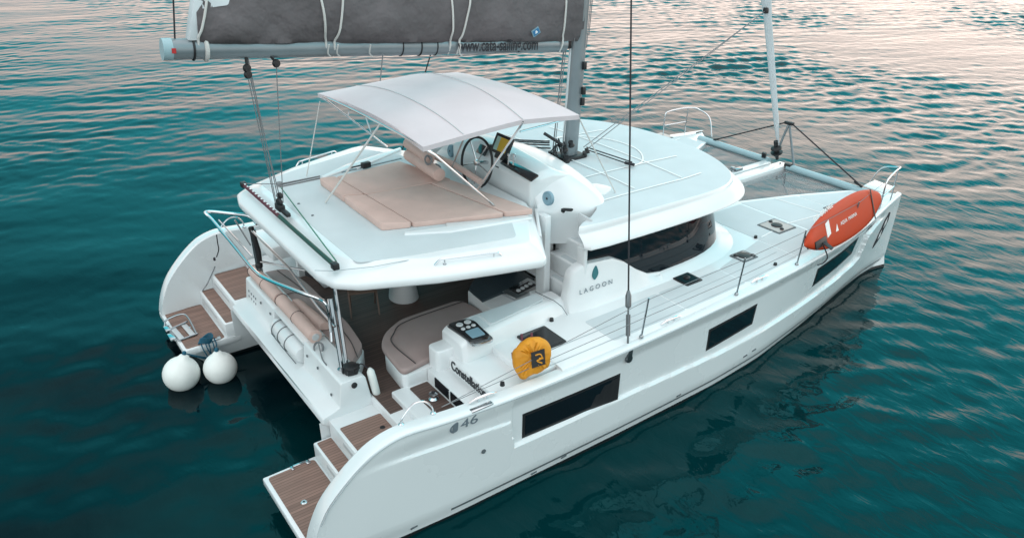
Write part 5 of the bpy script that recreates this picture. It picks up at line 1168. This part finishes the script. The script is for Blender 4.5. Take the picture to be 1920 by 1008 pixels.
b = MB(); c = Vector((1.79, -1.98, 1.28)); ax_ = Vector((.12, -.08, -1)).normalized()
b.lathe([(0, -.26), (.025, -.26), (.055, -.21), (.06, -.1), (.06, .1), (.055, .21), (.025, .26), (0, .26)], c, ax_, 16); sf = tag(b.build('cylinder_fender', M['fend'], None), 'small white cylinder fender hanging at the starboard end of the transom bench', 'fender')
b = MB(); b.tube(cr([c-ax_*.23, c-ax_*.30+Vector((-.08, .1, .02)), Vector((1.62, -1.86, 1.52))], 4), .009, 5); b.build('fender_strap', M['blackrope'], sf)
# fenders beside the port stern and the line that holds them
def fender(px, py, r_, label, k):
    c = Vector(at(px, py, y=k)); b = MB(); ax_ = Vector((.35, .1, 1)).normalized() if px < 380 else Vector((0.02, .1, 1))
    prof = [(0, -r_)]+[(r_*math.sin(t), -r_*math.cos(t)) for t in [math.pi*i/16 for i in range(1, 14)]]+[(r_*.34, r_*.95), (r_*.22, r_*1.10), (r_*.14, r_*1.14), (0, r_*1.14)]
    b.lathe(prof, c, ax_, 32); o = tag(b.build('ball_fender', M['fend'], None, ang=60), label, 'fender', 'round white fenders at the port stern')
    e = MB(); e.lathe([(.02, 0), (.035, .01), (.035, .05), (.015, .07)], c+ax_*r_*1.12, ax_, 10); e.build('fender_eye', M['blue'], o); return c+ax_*r_*1.2
e1 = fender(340, 700, .31, 'round white ball fender, slightly larger, floating outermost by the port stern', 1.66)
e2 = fender(413, 689, .285, 'round white ball fender nearest the inner side of the port stern', 1.45)
b = MB()
clp = Vector((.42, 2.03, .47))
for k in range(5): b.tube([clp+Vector((.012*k+.07*math.cos(t)*1.6-.05, .06*math.sin(t)*1.2, .02*k+.03*math.sin(2*t))) for t in [2*math.pi*i/12 for i in range(12)]], .011, 5, closed=True)
for ee, dx in ((e1, -.12), (e1, -.05), (e2, .0), (e2, .07), (e2, .12)): b.tube(cr([clp+Vector((dx, 0, .02)), Vector((clp.x+dx, 1.93, .40)), Vector((clp.x+dx*.8, 1.90, .2)), ee], 5), .011, 5)
tag(b.build('fender_line', M['blue'], None), 'dark blue green line tied round the port stern cleat and holding both fenders', 'rope')

# paddle board leaning on the lifelines near the starboard bow
bc = Vector((10.86, -3.50, 2.12)); bu = Vector((3.05, .44, .06)).normalized(); bn = Vector((.14, -.93, .36)); bn = (bn-bu*bn.dot(bu)).normalized(); bv = bn.cross(bu); bv = bv if bv.z > 0 else -bv
def bw(t):  # half-width along -1..1
    return .39*(max(0, 1-abs(t)**2.3))**.72*(1+.05*t)
b = MB(); rings = []
for i in range(45):
    t = -1+2*i/44; t = math.sin(t*math.pi/2) if abs(t) > .6 else t/.6*math.sin(.3*math.pi); h = max(.012, bw(t)); th = .065*min(1, h/.12)
    c = bc+bu*(1.56*t)+bn*(-.10*max(0, t-.4)**2)
    rings.append([c+bv*(h*math.cos(a))+bn*(th*math.copysign(abs(math.sin(a))**.7, math.sin(a))*(1)) for a in [2*math.pi*k/20 for k in range(20)]])
b.loft(rings); sup = tag(b.build('paddle_board', M['orange'], None, ang=60), 'orange inflatable paddle board leaning on the rail near the starboard bow', 'paddle board')
fc = bc-bu*1.12-bv*.10+bn*.068
b = MB(); b.obox(fc, bu*.20, bv*.07, bn*.01); b.slab([fc-bn*0+bu*.02, fc+bu*.14, fc+bu*.02-bv*.10+bn*.20, fc-bu*.07-bv*.11+bn*.20], .02, n=bv); b.build('fin', M['black'], sup, bevel=.004)
b = MB(); b.obox(bc+bu*.98+bn*.07+bv*.0, bu*.018+bv*.0, bv*.30+bu*-.0, bn*.004); b.build('deck_strap', M['black'], sup)
b = MB(); b.obox(bc-bu*.80+bn*.069+bv*.06, bu*.07+bv*.02, bv*.13, bn*.003); b.build('board_label', M['wlet'], sup)
text('board_lettering', 'AQUA  MARINA', .095, M['wlet'], sup, bc-bu*.34+bn*.069-bv*.02, bu, bv, .002, .95)
b = MB(); p_ = bc-bu*.50+bn*.07-bv*.02; b.slab([p_-bv*.06-bu*.05, p_-bv*.06+bu*.05, p_+bv*.07+bu*.03], .004, n=bn); b.build('board_emblem', M['wlet'], sup)
text('rail_lettering', 'SUP  ORANGE', .13, M['wlet'], sup, bc-bu*1.2+bv*.30+bn*.055, bu+bv*.10, bv, .002, .9)
b = MB(); b.tube(cr([fc+bn*.03-bv*.05, fc-bv*.28+bn*.04+bu*.05, fc-bv*.36-bu*.05, fc-bv*.33-bu*.25], 5), .012, 6); b.tube([fc-bu*.3+bv*.25-bn*.1, fc-bu*.38+bv*.0-bn*.05], .012, 5); b.build('leash', M['blackrope'], sup)

# yellow-covered horseshoe buoy on the starboard lifelines
bc2 = Vector((3.47, -3.60, 1.99)); nn = Vector((-.42, -.86, .30)).normalized(); hu = Vector((.9, -.4, 0)); hu = (hu-nn*hu.dot(nn)).normalized(); hv = nn.cross(hu); hv = hv if hv.z > 0 else -hv
def onp(px, py, c, n):
    d_ = fw+rt*((px-960)/FPX)-up*((py-504)/FPX); p_ = CAM+d_*((c-CAM).dot(n)/d_.dot(n)); return ((p_-c).dot(hu), (p_-c).dot(hv), 0)
b = MB(); ol = cr([onp(*p, bc2, nn) for p in ((1002, 632), (1022, 636), (1032, 652), (1031, 676), (1020, 692), (1000, 700), (979, 709), (968, 697), (961, 677), (962, 660), (974, 646), (986, 636))], 4, True)
b0_ = MB(); ol0 = cr([(-.34, -.10, 0), (-.30, .14, 0), (-.12, .34, 0), (.12, .36, 0), (.30, .22, 0), (.34, -.02, 0), (.26, -.22, 0), (.08, -.30, 0), (-.14, -.40, 0), (-.28, -.30, 0)], 5, True)
rings = []
for k, z_ in ((.3, -.085), (.8, -.09), (.97, -.06), (1.02, 0), (.97, .06), (.82, .10), (.5, .105), (.15, .10)):
    rings.append([bc2+(hu*p.x+hv*p.y)*k*(1+.012*math.sin(i*1.1))+nn*(z_+.016*math.sin(i*1.3+k*9)+.010*math.sin(i*2.9+k*17)) for i, p in enumerate(ol)])
b.loft(rings); yb_ = tag(b.build('horseshoe_buoy', M['yellow'], None, ang=60), 'yellow covered horseshoe lifebuoy hung on the starboard lifelines', 'lifebuoy')
b = MB(); pp = bc2+nn*.122+hu*.06-hv*.03; b.obox(pp, hu*.095+hv*.02, hv*.11, nn*.004); pt = b.build('cover_patch', M['black'], yb_)
b = MB(); b.obox(pp+nn*.006+hu*.04, hu*.03, hv*.012, nn*.002)
b.tube(cr([pp+nn*.007+hu*-.04+hv*.05, pp+nn*.007+hu*.03+hv*.06, pp+nn*.007+hu*.05, pp+nn*.007-hu*.02-hv*.03, pp+nn*.007+hu*.05-hv*.07], 4), .010, 5); b.build('patch_mark', M['yellow'], pt)
b = MB()
for dx in (-.12, .02): b.tube([bc2+hu*dx+hv*.20-nn*.05, bc2+hu*dx+hv*.29-nn*.07], .018, 7)
b.obox(bc2-hu*.25-hv*.0-nn*.03, hu*.03, hv*.04, nn*.04); b.each('cover_buckle', M['redrope'], yb_)

# folding chairs at the cockpit table
def chair():
    t = thing('folding_chair', (2.85, .1, 1.1), 'dark folding wooden chair at the aft side of the cockpit table', 'chair', 'folding chairs at the cockpit table'); w_ = .24
    for y_ in (-w_, w_):
        b = MB(); b.obox((2.85, .1+y_, 1.1+.36), (.24, 0, .36), (0, .012, 0), (-.017, 0, .012)); b.build('leg', M['wood'], t)
        b = MB(); b.obox((2.85, .1+y_*.9, 1.1+.42), (-.22, 0, .42), (0, .012, 0), (.017, 0, .012)); b.build('leg', M['wood'], t)
    b = MB()
    for k in range(5): b.box(2.66+.08*k, 2.72+.08*k, .1-w_, .1+w_, 1.53, 1.55)
    b.build('seat', M['wood'], t)
    b = MB()
    for k in range(3): b.obox((2.66-.02*k, .1, 1.72+.09*k), (.008, 0, 0), (0, w_, 0), (0, 0, .032))
    b.build('backrest', M['wood'], t)
    return t
ch = chair(); ch.rotation_euler = (0, 0, R(70))
ch2 = ch.copy(); COL.objects.link(ch2); ch2.location = (3.35, -.25, 1.1); ch2.rotation_euler = (0, 0, R(85)); ch2['label'] = 'dark folding wooden chair standing nearer the table pedestal'
for c in list(ch.children): q = c.copy(); COL.objects.link(q); q.parent = ch2
ch.location = (2.75, .35, 1.1)
